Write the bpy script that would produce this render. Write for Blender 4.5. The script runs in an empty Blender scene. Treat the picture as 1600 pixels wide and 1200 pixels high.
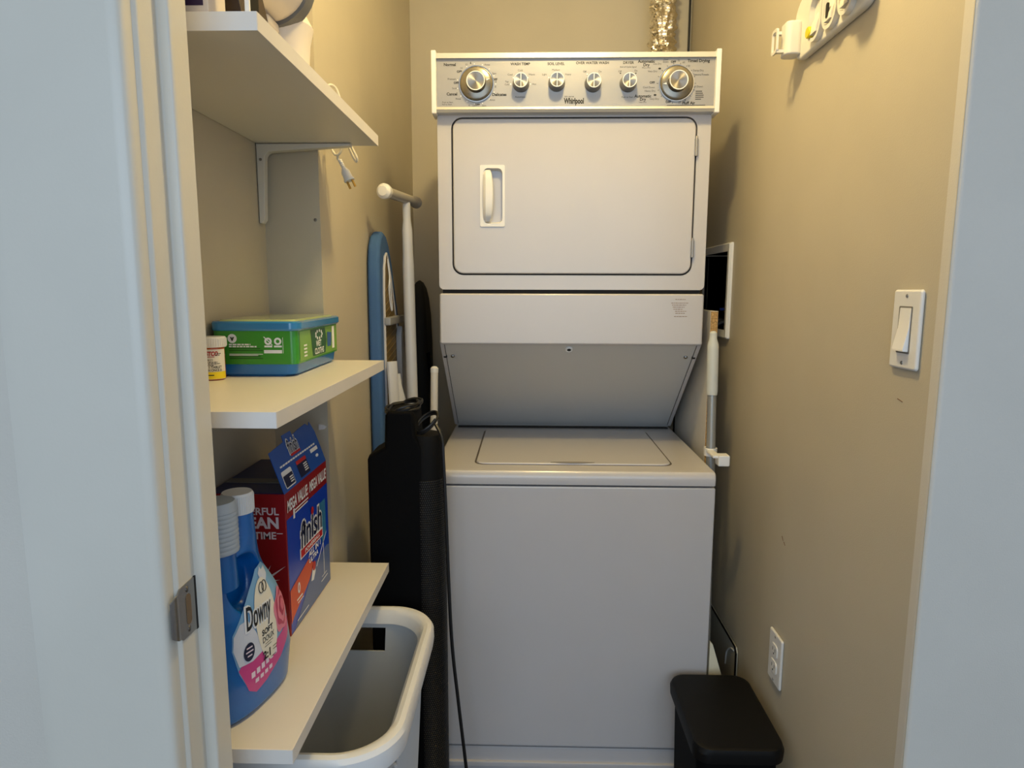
import bpy, bmesh, math, random
from mathutils import Vector, Matrix, noise
random.seed(7)
scene = bpy.context.scene
C = scene.collection
PI = math.pi

# ------------------------------------------------------------------ camera
EYE = 1.29
def cam_axes(p, y, r):
    cp, sp, cy, sy = math.cos(p), math.sin(p), math.cos(y), math.sin(y)
    fwd = Vector((sy*cp, cy*cp, -sp)); right = Vector((cy, -sy, 0)); up = right.cross(fwd)
    return right*math.cos(r)+up*math.sin(r), up*math.cos(r)-right*math.sin(r), fwd
_r, _u, _f = cam_axes(.14167, -.024285, .002747)
cam_data = bpy.data.cameras.new('camera'); cam = bpy.data.objects.new('camera', cam_data); C.objects.link(cam)
m = Matrix((_r, _u, -_f)).transposed().to_4x4(); m.translation = (0, 0, EYE)
cam.matrix_world = m
cam_data.sensor_fit = 'HORIZONTAL'; cam_data.sensor_width = 36; cam_data.lens = 36*1029.7/1600
cam_data.clip_start = .02
scene.camera = cam

# ------------------------------------------------------------------ world, lights, exposure
vs = scene.view_settings
vs.view_transform = 'Standard'; vs.look = 'None'; vs.gamma = 1; vs.use_curve_mapping = False
vs.exposure = 0.0
w = bpy.data.worlds.new('world'); scene.world = w; w.use_nodes = True
w.node_tree.nodes['Background'].inputs[0].default_value = (.68, .80, 1.0, 1)
w.node_tree.nodes['Background'].inputs[1].default_value = .55

def area(name, loc, target, sx, sy, col, power):
    d = bpy.data.lights.new(name, 'AREA'); d.shape = 'RECTANGLE'; d.size = sx; d.size_y = sy
    d.color = col; d.energy = power
    o = bpy.data.objects.new(name, d); C.objects.link(o); o.location = loc
    o.rotation_euler = (Vector(target)-Vector(loc)).to_track_quat('-Z', 'Y').to_euler()
    return o
# daylight from the hall window behind the viewer
area('hall_window_light', (-.15, -2.2, 1.55), (0, 1.4, 1.05), 2.6, 1.7, (.62, .80, 1.0), 40)
# closet ceiling lamp
LAMP = (.10, 1.08, 2.295)
d = bpy.data.lights.new('ceiling_lamp_light', 'POINT'); d.shadow_soft_size = .05; d.energy = 26; d.color = (1, .785, .37)
o = bpy.data.objects.new('ceiling_lamp_light', d); C.objects.link(o); o.location = LAMP

# ------------------------------------------------------------------ materials
def lin(c):
    return tuple(((v/255)/12.92 if v/255 <= .04045 else ((v/255+.055)/1.055)**2.4) for v in c)
MATS = {}
def M(name, col, rough=.5, metal=0, bump=0, scale=300, coat=0, trans=0, var=.03, aniso=0, emit=0, ior=1.5, spec=.5, bdist=.001):
    if name in MATS: return MATS[name]
    mt = bpy.data.materials.new(name); mt.use_nodes = True
    nt = mt.node_tree; bs = nt.nodes['Principled BSDF']
    c = lin(col)
    tc = nt.nodes.new('ShaderNodeTexCoord'); nz = nt.nodes.new('ShaderNodeTexNoise')
    nz.inputs['Scale'].default_value = scale; nz.inputs['Detail'].default_value = 3
    nt.links.new(tc.outputs['Object'], nz.inputs['Vector'])
    n2 = nt.nodes.new('ShaderNodeTexNoise'); n2.inputs['Scale'].default_value = 6; n2.inputs['Detail'].default_value = 4
    nt.links.new(tc.outputs['Object'], n2.inputs['Vector'])
    rp = nt.nodes.new('ShaderNodeValToRGB')
    rp.color_ramp.elements[0].color = tuple(max(0, v*(1-var)) for v in c)+(1,)
    rp.color_ramp.elements[1].color = tuple(min(1, v*(1+var)) for v in c)+(1,)
    rp.color_ramp.elements[0].position = .35; rp.color_ramp.elements[1].position = .65
    nt.links.new(n2.outputs['Fac'], rp.inputs['Fac']); nt.links.new(rp.outputs['Color'], bs.inputs['Base Color'])
    bs.inputs['Roughness'].default_value = rough; bs.inputs['Metallic'].default_value = metal
    bs.inputs['IOR'].default_value = ior; bs.inputs['Specular IOR Level'].default_value = spec
    bs.inputs['Coat Weight'].default_value = coat; bs.inputs['Coat Roughness'].default_value = .15
    bs.inputs['Transmission Weight'].default_value = trans
    if bump:
        b = nt.nodes.new('ShaderNodeBump'); b.inputs['Strength'].default_value = bump; b.inputs['Distance'].default_value = bdist
        nt.links.new(nz.outputs['Fac'], b.inputs['Height']); nt.links.new(b.outputs['Normal'], bs.inputs['Normal'])
    if aniso:
        bs.inputs['Anisotropic'].default_value = aniso
        t = nt.nodes.new('ShaderNodeTangent'); t.direction_type = 'RADIAL'; t.axis = 'Y'
        nt.links.new(t.outputs['Tangent'], bs.inputs['Tangent'])
    if emit:
        bs.inputs['Emission Color'].default_value = c+(1,); bs.inputs['Emission Strength'].default_value = emit
    MATS[name] = mt; return mt

PAINT = M('greige_paint', (194, 184, 162), .55, bump=.25, scale=420, var=.02)
HALLPAINT = M('hall_wall_paint', (210, 204, 192), .5, bump=.35, scale=420, var=.02)
FRAME = M('door_frame_paint', (212, 207, 194), .35, bump=.12, scale=250, var=.02)
CEIL = M('ceiling_white', (225, 222, 214), .8, bump=.3, scale=200)
ENAMEL = M('white_enamel', (192, 188, 187), .28, coat=.3, bump=.06, scale=600, var=.01)
ENAMEL_IN = M('white_enamel_satin', (194, 192, 188), .42, bump=.06, scale=600, var=.01)
DARKGAP = M('dark_gap', (30, 27, 24), .8)
SILVER = M('brushed_silver', (160, 158, 156), .42, metal=.6, bump=.15, scale=900)
CHROME = M('chrome', (220, 220, 222), .15, metal=1)
TURNED = M('turned_metal', (150, 145, 136), .36, metal=1, aniso=.85)
DIALGREY = M('dial_grey', (130, 124, 112), .25, metal=.7)
LETTER = M('lettering_black', (26, 25, 25), .6)
LETTERW = M('lettering_white', (240, 240, 240), .6)
PLASTICW = M('white_plastic', (232, 230, 226), .35, var=.015)
PLASTICG = M('pale_grey_plastic', (205, 205, 203), .42, var=.015)
LAMINATE = M('white_laminate', (222, 216, 205), .38, bump=.06, scale=500, var=.012)
BLACKP = M('black_plastic', (8, 8, 9), .55, bump=.1, scale=500, spec=.22)
BLACKM = M('black_matte', (6, 6, 7), .75, bump=.1, scale=300, spec=.12)
RUBBER = M('black_cable', (16, 16, 17), .45)
STEEL = M('satin_steel', (165, 160, 154), .32, metal=1, bump=.1, scale=400)
SCREW = M('screw_metal', (150, 148, 145), .3, metal=1)

# ------------------------------------------------------------------ mesh builder
def rr(x0, y0, x1, y1, r, n=6):
    pts = []
    for cx, cy, a in ((x1-r, y0+r, -PI/2), (x1-r, y1-r, 0), (x0+r, y1-r, PI/2), (x0+r, y0+r, PI)):
        for i in range(n+1):
            t = a+PI/2*i/n; pts.append((cx+r*math.cos(t), cy+r*math.sin(t)))
    return pts
def ell(cx, cy, rx, ry, n=24, rot=0):
    out = []
    for i in range(n):
        t = 2*PI*i/n; a, b = rx*math.cos(t), ry*math.sin(t)
        out.append((cx+a*math.cos(rot)-b*math.sin(rot), cy+a*math.sin(rot)+b*math.cos(rot)))
    return out
AX = {'x': lambda u, v, t: (t, u, v), 'y': lambda u, v, t: (u, t, v), 'z': lambda u, v, t: (u, v, t)}
class B:
    def __init__(s): s.bm = bmesh.new()
    def _merge(s, tb):
        me = bpy.data.meshes.new('tmp'); tb.to_mesh(me); tb.free(); s.bm.from_mesh(me); bpy.data.meshes.remove(me)
    def box(s, x0, y0, z0, x1, y1, z1, bev=0, seg=2):
        tb = bmesh.new(); bmesh.ops.create_cube(tb, size=1)
        for v in tb.verts: v.co = Vector(((x0+x1)/2+v.co.x*(x1-x0), (y0+y1)/2+v.co.y*(y1-y0), (z0+z1)/2+v.co.z*(z1-z0)))
        if bev: bmesh.ops.bevel(tb, geom=tb.edges[:], offset=bev, segments=seg, profile=.5, affect='EDGES')
        bmesh.ops.recalc_face_normals(tb, faces=tb.faces[:]); s._merge(tb); return s
    def prism(s, poly, ax, a, b, bev=0, seg=2):
        tb = bmesh.new(); f = AX[ax]
        A = [tb.verts.new(f(u, v, a)) for u, v in poly]; D = [tb.verts.new(f(u, v, b)) for u, v in poly]
        n = len(poly); fa = tb.faces.new(A); fb = tb.faces.new(D)
        for i in range(n): tb.faces.new((A[i], A[(i+1) % n], D[(i+1) % n], D[i]))
        bmesh.ops.recalc_face_normals(tb, faces=tb.faces[:])
        if bev:
            es = list(set(fa.edges[:]+fb.edges[:]))
            bmesh.ops.bevel(tb, geom=es, offset=bev, segments=seg, profile=.5, affect='EDGES')
        s._merge(tb); return s
    def loft(s, rings, closed=True, caps=(1, 1), loop=False):
        tb = bmesh.new(); R = [[tb.verts.new(p) for p in r] for r in rings]; n = len(R[0])
        seq = list(zip(R, R[1:]))
        if loop: seq.append((R[-1], R[0]))
        for a, b in seq:
            for i in range(n if closed else n-1):
                j = (i+1) % n
                try: tb.faces.new((a[i], a[j], b[j], b[i]))
                except ValueError: pass
        if not loop:
            if caps[0] and len(R[0]) > 2: tb.faces.new(R[0])
            if caps[1] and len(R[-1]) > 2: tb.faces.new(R[-1])
        bmesh.ops.recalc_face_normals(tb, faces=tb.faces[:]); s._merge(tb); return s
    def ring(s, outer, inner, ax, a, b):
        f = AX[ax]
        g = lambda P, t: [f(u, v, t) for u, v in P]
        return s.loft([g(outer, a), g(inner, a), g(inner, b), g(outer, b)], loop=True)
    def lathe(s, prof, o=(0, 0, 0), axis=(0, 0, 1), n=32, caps=(1, 1)):
        ax = Vector(axis).normalized(); q = ax.to_track_quat('Z', 'Y'); o = Vector(o)
        rings = [[o+q @ Vector((r*math.cos(2*PI*i/n), r*math.sin(2*PI*i/n), h)) for i in range(n)] for r, h in prof]
        return s.loft(rings, caps=caps)
    def tube(s, pts, r, n=10, smooth=0, flat=1.0):
        P = [Vector(p) for p in pts]
        if smooth:
            Q = []
            for i in range(len(P)-1):
                p0, p1, p2, p3 = P[max(i-1, 0)], P[i], P[i+1], P[min(i+2, len(P)-1)]
                for k in range(smooth):
                    t = k/smooth
                    Q.append(.5*((2*p1)+(p2-p0)*t+(2*p0-5*p1+4*p2-p3)*t*t+(3*p1-p0-3*p2+p3)*t**3))
            P = Q+[P[-1]]
        rr_ = r if isinstance(r, (list, tuple)) else None
        rings = []; t0 = (P[1]-P[0]).normalized(); nrm = t0.orthogonal().normalized()
        for i, p in enumerate(P):
            t = (P[min(i+1, len(P)-1)]-P[max(i-1, 0)]).normalized()
            nrm = (nrm-t*nrm.dot(t)).normalized(); bn = t.cross(nrm)
            rad = rr_[min(int(i/max(1, len(P)-1)*(len(rr_)-1)+.5), len(rr_)-1)] if rr_ else r
            rings.append([p+(nrm*math.cos(2*PI*k/n)+bn*math.sin(2*PI*k/n)*flat)*rad for k in range(n)])
        return s.loft(rings)
    def text(s, txt, size, mp, x=0, y=0, align='CENTER', offset=0, shear=0, spacing=1, sx=1):
        cu = bpy.data.curves.new('t', 'FONT'); cu.body = txt; cu.size = size; cu.align_x = align
        cu.offset = offset; cu.shear = shear; cu.space_character = spacing; cu.resolution_u = 3
        ob = bpy.data.objects.new('t', cu); C.objects.link(ob)
        dg = bpy.context.evaluated_depsgraph_get(); me = bpy.data.meshes.new_from_object(ob.evaluated_get(dg))
        for v in me.vertices: v.co = Vector(mp(x+v.co.x*sx, y+v.co.y))
        s.bm.from_mesh(me); bpy.data.meshes.remove(me)
        bpy.data.objects.remove(ob); bpy.data.curves.remove(cu); return s
    def fit(s, txt, x0, y0, x1, y1, mp, offset=0, shear=0, spacing=1):
        # a word stretched to fill a box, as logos are
        tb = B(); tb.text(txt, 1, lambda x, y: (x, y, 0), 0, 0, 'LEFT', offset, shear, spacing)
        xs = [v.co.x for v in tb.bm.verts]; ys = [v.co.y for v in tb.bm.verts]
        a, b, c, d = min(xs), max(xs), min(ys), max(ys)
        for v in tb.bm.verts: v.co = Vector(mp(x0+(v.co.x-a)/(b-a)*(x1-x0), y0+(v.co.y-c)/(d-c)*(y1-y0)))
        s._merge(tb.bm); return s
    def patch(s, poly, mp, sub=0):
        tb = bmesh.new()
        if sub:
            cx = sum(p[0] for p in poly)/len(poly); cy = sum(p[1] for p in poly)/len(poly)
            c = tb.verts.new((cx, cy, 0)); V = [tb.verts.new((a, b, 0)) for a, b in poly]
            for i in range(len(V)): tb.faces.new((c, V[i], V[(i+1) % len(V)]))
            for _ in range(sub): bmesh.ops.subdivide_edges(tb, edges=tb.edges[:], cuts=1, use_grid_fill=True)
        else:
            tb.faces.new([tb.verts.new((a, b, 0)) for a, b in poly])
        for v in tb.verts: v.co = Vector(mp(v.co.x, v.co.y))
        s._merge(tb); return s
    def bars(s, rects, mp, nx=1):
        for x0, y0, x1, y1 in rects:
            for k in range(nx):
                a = x0+(x1-x0)*k/nx; b = x0+(x1-x0)*(k+1)/nx
                s.patch([(a, y0), (b, y0), (b, y1), (a, y1)], mp)
        return s
    def build(s, name, mat, parent=None, sharp=32, label=None, mod=None):
        me = bpy.data.meshes.new(name)
        o = bpy.data.objects.new(name, me); C.objects.link(o)
        if parent is not None:
            o.parent = parent
            L = Vector(parent.get('_o', (0, 0, 0))); o['_o'] = tuple(L)
            if L.length: bmesh.ops.translate(s.bm, vec=-L, verts=s.bm.verts[:])
        bmesh.ops.remove_doubles(s.bm, verts=s.bm.verts[:], dist=1e-6)
        s.bm.to_mesh(me); s.bm.free()
        me.polygons.foreach_set('use_smooth', [True]*len(me.polygons))
        me.set_sharp_from_angle(angle=math.radians(sharp))
        me.materials.append(mat)
        wn = o.modifiers.new('weighted_normal', 'WEIGHTED_NORMAL'); wn.keep_sharp = True; wn.weight = 100
        if label: o['label'] = label
        return o
def flat(o, u, v):
    o, u, v = Vector(o), Vector(u), Vector(v)
    return lambda x, y: o+u*x+v*y
def thing(name, label, cat, loc=(0, 0, 0), rot=0, group=None, local=False):
    o = bpy.data.objects.new(name, None); C.objects.link(o); o.empty_display_size = .05
    o.location = loc; o.rotation_euler = (0, 0, rot)
    o['label'] = label; o['category'] = cat
    if group: o['group'] = group
    o['_o'] = (0, 0, 0) if local else tuple(loc)
    return o
def tag(o, label, cat, group=None):
    o['label'] = label; o['category'] = cat
    if group: o['group'] = group
    return o
def struct(o): o['kind'] = 'structure'; return o

# ------------------------------------------------------------------ the room
H = 2.45
XL, XN, XR, YB, YN, YF = -.422, -.535, .56, 2.46, 1.357, .903
FLOOR = M('dark_laminate_floor', (92, 78, 64), .4, bump=.1, scale=40, var=.12)
struct(B().box(-2.2, -2.6, -.06, 2.2, 2.58, 0).build('floor', FLOOR))
struct(B().box(-2.2, -2.6, H, 2.2, 2.58, H+.06).build('ceiling', CEIL))
struct(B().box(-.75, .76, 0, XN, YN, H).build('wall_niche', PAINT))
struct(B().box(-.75, YN, 0, XL, YB+.1, H).build('wall_left', PAINT))
struct(B().box(XL-.2, YB, 0, XR+.14, YB+.1, H).build('wall_back', PAINT))
WY0, WY1, WZ0, WZ1 = 1.872, 2.10, 1.18, 1.398          # opening of the washer outlet box
b = B().box(XR, YF, 0, XR+.12, WY0, H, 0).box(XR, WY1, 0, XR+.12, YB+.1, H).box(XR, WY0, 0, XR+.12, WY1, WZ0).box(XR, WY0, WZ1, XR+.12, WY1, H)
struct(b.build('wall_right', PAINT))
# outer face of the closet wall in the hall, right of the opening, with a softly rounded corner
b = B()
pts = [(XR-.0005, YF+.02), (XR-.0005, YF+.004)]
for i in range(7):
    t = PI+PI/2*i/6; pts.append((XR+.0065+.007*math.cos(t), YF+.004+.007*math.sin(t)))
pts += [(2.2, YF-.003), (2.2, YF+.05)]
b.prism(pts, 'z', 0, H)
struct(b.build('wall_front', HALLPAINT))
struct(B().box(-2.2, .668, 0, -.50, .76, H).box(-.50, .69, 0, -.385, .76, H).build('wall_hall', HALLPAINT))
# pressed metal door frame on the left: face, rebate step and stop
prof = [(-.516, .65), (-.519, .640), (-.515, .633), (-.500, .629), (-.440, .6265), (-.385, .627), (-.3755, .6285), (-.3715, .633), (-.371, .640),
        (-.3705, .6455), (-.3675, .6475), (-.366, .650), (-.366, .678), (-.3640, .6805), (-.3565, .6815), (-.3545, .684), (-.3540, .688),
        (-.3540, .716), (-.358, .7195), (-.368, .7205), (-.378, .7205), (-.384, .765), (-.51, .765)]
fr = struct(B().prism(prof, 'z', 0, 2.42).build('trim_1', FRAME, sharp=50))
# strike plate with its curved lip
sp = B()
zc = .948
mp3 = []
plate = [(.6855, zc+.028), (.652, zc+.0275), (.652, zc-.0275), (.6855, zc-.028)]
sp.prism([(.676, zc+.030), (.648, zc+.029), (.642, zc+.024), (.642, zc-.024), (.648, zc-.029), (.676, zc-.030)], 'x', -.3665, -.3648)
rows = []
for i in range(7):
    t = i/6; y = .643-.0105*t; x = -.3648-.0022*t*t+.0008*math.sin(PI*t); hz = .0255-.006*t*t
    rows.append([(x, y, zc-hz), (x, y, zc+hz), (x-.0014, y, zc+hz), (x-.0014, y, zc-hz)])
sp.loft(rows)
spo = sp.build('strike_plate', STEEL, fr, label='worn steel strike plate')
B().prism(rr(.657, zc-.017, .667, zc+.017, .0048), 'x', -.3649, -.3644).build('latch_hole', M('latch_hole_brown', (110, 92, 72), .7), spo)
for dz in (-.0225, .0225):
    B().lathe([(0, -.0003), (.0034, 0), (.0034, .0006), (.002, .0011), (0, .0011)], (-.3649, .662, zc+dz), (1, 0, 0), 14).build('screw', SCREW, spo)
B().box(-.3664, .6765, zc-.031, -.3646, .6798, zc+.0305).build('plate_shadow_gap', DARKGAP, spo)

# ------------------------------------------------------------------ stacked washer and dryer
X0, X1, YW, YD = -.230, .449, 1.528, 1.715
lc = thing('stacked_washer_dryer', 'tall white stacked washer and dryer at the back of the closet', 'washer dryer', ((X0+X1)/2, YW, 0))
# washer cabinet
b = B().box(X0+.004, YW+.012, .02, X1-.004, 2.22, .824, .006)
b.prism(rr(X0, .142, X1, .825, .006), 'y', YW, YW+.03, .005)
b.build('washer_cabinet', ENAMEL, lc)
b = B().prism(rr(X0+.002, .099, X1-.002, .1385, .004), 'y', YW+.003, YW+.03, .002)
b.prism(rr(X0, .085, X1, .1005, .004), 'y', YW-.004, YW+.03, .003).box(X0+.02, YW+.03, 0, X1-.02, YW+.06, .09)
b.build('kick_panel', ENAMEL, lc)
# washer top: deck with a rounded front
ZT = .862
sec = [(YW, .829), (YW-.001, .845), (YW+.002, .855), (YW+.008, .8605), (YW+.018, ZT), (2.075, ZT), (2.075, .829)]
b = B().prism(sec, 'x', X0, X1, .005, 3)
top = b.build('washer_top', ENAMEL, lc)
lidpoly = rr(-.128, 1.588, .356, 1.990, .025)
b = B().prism(lidpoly, 'z', ZT-.004, ZT+.0045, .003, 3)
b.build('washer_lid', ENAMEL, lc)
b = B().ring(rr(-.1325, 1.5845, .3605, 1.9935, .028), lidpoly, 'z', ZT-.002, ZT+.0006)
b.build('lid_gap', M('lid_gap_grey', (88, 80, 72), .6), lc)
B().box(X0+.012, 2.026, ZT+.0002, X1-.012, 2.041, ZT+.0042).box(X0+.008, YD+.008, 1.2812, X1-.008, YD+.0295, 1.2908).build('seam_gap', DARKGAP, lc)
b = B().lathe([(0, 0), (.055, 0), (.055, .0009), (.04, .0004), (0, .0002)], (0, 0, 0), (0, 0, 1), 40)
for v in b.bm.verts: v.co = Vector((.112+v.co.x, 1.594+v.co.y*.12, ZT+.0045+v.co.z))
b.build('lid_finger_recess', M('recess_grey', (140, 134, 126), .6), lc)
# sloping access panel under the dryer, its side flanges
sl = (Vector((0, YD+.002, 1.150)), Vector((0, 2.045, ZT+.006)))
def slope(x, t, lift=0):
    p = sl[0].lerp(sl[1], t); dirv = (sl[1]-sl[0]).normalized(); n = Vector((0, dirv.z, -dirv.y)).normalized()
    if n.y > 0: n = -n
    q = p+n*lift; return Vector((x, q.y, q.z))
def slab(x0, x1, t0, t1, lo, hi):
    return [[slope(x0, t0, lo), slope(x1, t0, lo), slope(x1, t1, lo), slope(x0, t1, lo)],
            [slope(x0, t0, hi), slope(x1, t0, hi), slope(x1, t1, hi), slope(x0, t1, hi)]]
ap = B().loft(slab(X0+.011, X1-.011, .012, .995, -.02, -.003)).build('access_panel', ENAMEL_IN, lc)
b = B()
for xa, xb in ((X0, X0+.0095), (X1-.0095, X1)): b.loft(slab(xa, xb, 0, 1, -.04, 0))
b.loft(slab(X0, X1, -.02, .008, -.02, 0)).build('panel_flange', ENAMEL, lc)
b = B()
for xa, xb in ((X0+.0095, X0+.011), (X1-.011, X1-.0095)): b.loft(slab(xa, xb, .01, 1, -.02, -.004))
b.loft(slab(X0+.01, X1-.01, .008, .013, -.02, -.004)).loft(slab(X0+.003, X0+.012, .13, .145, -.02, .0006)).loft(slab(X1-.012, X1-.003, .13, .145, -.02, .0006))
b.build('panel_gap', DARKGAP, lc)
nrm = (slope(0, .5, 1)-slope(0, .5, 0)).normalized()
for x in (-.2025, .4205):
    B().lathe([(0, 0), (.005, 0), (.0055, .002), (.004, .004), (0, .0045)], slope(x, .135, -.003), nrm, 16).build('screw', SCREW, ap)
lk = B().lathe([(0, 0), (.0095, 0), (.0095, .004), (.0075, .005), (.0055, .0035), (0, .003)], slope(.108, .055, -.003), nrm, 20).build('panel_catch', PLASTICW, ap)
B().lathe([(0, 0), (.0052, 0), (.0052, .0036), (0, .0036)], slope(.108, .055, -.0025), nrm, 16).build('catch_slot', DARKGAP, ap)
# dark body behind and the band panel below the dryer
b = B()
b.loft([[Vector((X0+.006, 2.06, ZT)), Vector((X1-.006, 2.06, ZT)), Vector((X1-.006, 2.22, ZT)), Vector((X0+.006, 2.22, ZT))],
        [Vector((X0+.006, YD+.05, 1.155)), Vector((X1-.006, YD+.05, 1.155)), Vector((X1-.006, 2.22, 1.155)), Vector((X0+.006, 2.22, 1.155))]])
b.build('rear_housing', ENAMEL_IN, lc)
lp = B().prism(rr(X0+.001, 1.150, X1-.001, 1.281, .006), 'y', YD-.010, YD+.05, .005, 3)
lp.box(X0+.004, YD+.02, 1.150, X1-.004, 2.2, 1.279)
lpo = lp.build('band_panel', ENAMEL, lc)
mp = flat((.377, YD-.0104, 1.270), (1, 0, 0), (0, 0, 1))
b = B()
for i in range(8):
    wd = (.026, .044, .036, .03, .024, .030, .024, .034)[i]; y0 = -.0035-.0052*i-(.004 if i > 0 else 0)+(-.003 if i == 7 else 0)
    x0 = (-.002, -.012, -.010, -.008, -.006, -.002, -.001, -.004)[i]
    k = x0
    while k < x0+wd:
        ln = random.uniform(.003, .008); b.bars([(k, y0, min(k+ln, x0+wd), y0+.0016)], mp); k += ln+.0012
b.build('warning_print', M('faded_brown_print', (142, 118, 98), .7), lpo)
# dryer cabinet with a rounded front frame round the door
DX0, DX1, DZ0, DZ1 = -.192, .4125, 1.331, 1.712
b = B().box(X0+.003, YD+.012, 1.290, X1-.003, 2.22, 1.752, .005)
b.ring(rr(X0, 1.291, X1, 1.753, .012), rr(DX0-.0035, DZ0-.0035, DX1+.0035, DZ1+.0035, .028), 'y', YD, YD+.03)
b.box(X0+.006, YD+.03, 1.278, X1-.006, 2.2, 1.292)
b.build('dryer_cabinet', ENAMEL, lc)
hx0, hx1, hz0, hz1 = -.1235, -.0610, 1.449, 1.600
hole = rr(hx0+.008, hz0+.008, hx1-.006, hz1-.008, .012)
fy = AX['y']; gy = lambda P, y: [fy(u, v, y) for u, v in P]
B().ring(rr(DX0-.003, DZ0-.003, DX1+.003, DZ1+.003, .027), hole, 'y', YD+.0085, YD+.0118).build('door_gap', DARKGAP, lc)
D1 = rr(DX0, DZ0, DX1, DZ1, .025); D2 = rr(DX0+.0015, DZ0+.0015, DX1-.0015, DZ1-.0015, .024); D3 = rr(DX0+.004, DZ0+.004, DX1-.004, DZ1-.004, .022)
door = B().loft([gy(D1, YD+.010), gy(D1, YD), gy(D2, YD-.0028), gy(D3, YD-.004), gy(hole, YD-.004), gy(hole, YD+.010)], loop=True).build('dryer_door', ENAMEL, lc)
b = B().ring(rr(hx0, hz0, hx1, hz1, .004), hole, 'y', YD-.0065, YD-.0035)
inn = rr(hx0+.012, hz0+.014, hx1-.008, hz1-.014, .012)
b.loft([gy(hole, YD-.004), gy(inn, YD+.020)], caps=(0, 1))
# the curved grip
rows = []
for i in range(13):
    t = i/12; z = hz0+.012+(hz1-hz0-.024)*t; bow = math.sin(PI*t)
    xa = hx0+.007; xb = hx0+.024+.008*bow**.5
    yo = YD-.005-.018*bow**.4
    rows.append([(xa, YD-.004, z), (xa+.002, yo+.006, z), (xa+.008, yo, z), (xb, yo, z), (xb+.002, yo+.003, z), (xb, YD-.004, z)])
b.loft(rows).build('door_handle', PLASTICW, door)
for z in (1.6435, 1.396):
    h = B().lathe([(0, -.023), (.0036, -.023), (.0036, .019), (.0026, .022), (.0026, .025), (0, .026)], (DX1+.0015, YD-.0055, z), (0, 0, 1), 14)
    h.box(DX1-.0035, YD-.005, z-.022, DX1+.007, YD-.001, z+.018).build('hinge', SILVER, door)
# control panel
PY = 1.693
cp = B().box(-.229, PY+.001, 1.733, .449, PY+.03, 1.846).build('control_panel', SILVER, lc)
B().box(X0+.002, PY+.028, 1.72, X1-.002, 2.1, 1.853, .004).build('panel_housing', PLASTICG, lc)
b = B().prism([(PY-.006, 1.8455), (PY-.005, 1.8575), (PY+.03, 1.8595), (PY+.03, 1.8455)], 'x', -.228, .448, .001)
b.build('top_rail', M('rail_silver', (205, 203, 198), .35, metal=.5), lc)
b = B().prism([(PY-.002, 1.7345), (PY-.006, 1.7325), (PY-.008, 1.727), (PY-.004, 1.7205), (PY+.03, 1.7205), (PY+.03, 1.7345)], 'x', -.228, .448, .0005)
b.build('bottom_rail', M('rail_silver', (205, 203, 198), .35, metal=.5), lc)
for xa, xb in ((-.2395, -.2275), (.4475, .4595)):
    B().prism(rr(PY-.010, 1.7165, PY+.05, 1.8635, .003), 'x', xa, xb, .002).build('end_cap', PLASTICW, lc)
def dial(x, z, notch):
    k = B().lathe([(0, 0), (.0415, 0), (.0415, .002), (.0395, .0025), (.0385, .006), (.0350, .0085), (.0225, .010), (.0215, .012), (0, .012)], (x, PY, z), (0, -1, 0), 48).build('timer_dial', DIALGREY, lc)
    B().ring(ell(x, z, .0425, .0425, 48), ell(x, z, .0405, .0405, 48), 'y', PY-.003, PY).build('dial_rim', CHROME, k)
    B().lathe([(0, .010), (.0235, .010), (.0225, .026), (.021, .0275), (.0195, .0268), (0, .0268)], (x, PY, z), (0, -1, 0), 40).build('dial_knob', TURNED, k)
    B().ring(ell(x, z, .0222, .0222, 40), ell(x, z, .0204, .0204, 40), 'y', PY-.0284, PY-.0265).build('knob_rim', LETTERW, k)
    c, s_ = math.cos(notch), math.sin(notch); px, pz = x+.030*c, z+.030*s_
    B().patch([(px+.005*c, pz+.005*s_), (px-.004*c-.0022*s_, pz-.004*s_+.0022*c), (px-.004*c+.0022*s_, pz-.004*s_-.0022*c)][::-1], lambda a, b_: (a, PY-.0103, b_)).build('pointer', LETTERW, k)
dial(-.130, 1.7875, .28); dial(.3555, 1.787, PI+.12)
for x, z in ((-.0212, 1.788), (.0656, 1.789), (.1537, 1.787), (.2385, 1.787)):
    k = B().lathe([(0, 0), (.0205, 0), (.0198, .004), (.0180, .018), (.0172, .027), (.0162, .0282), (.0148, .0276), (0, .0276)], (x, PY, z), (0, -1, 0), 32).build('selector_knob', TURNED, lc)
    B().ring(ell(x, z, .0170, .0170, 32), ell(x, z, .0152, .0152, 32), 'y', PY-.0292, PY-.0274).build('knob_rim', LETTERW, k)
    B().box(x-.0011, PY-.0286, z-.015, x+.0011, PY-.0275, z+.015).build('pointer', LETTERW, k)
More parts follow.
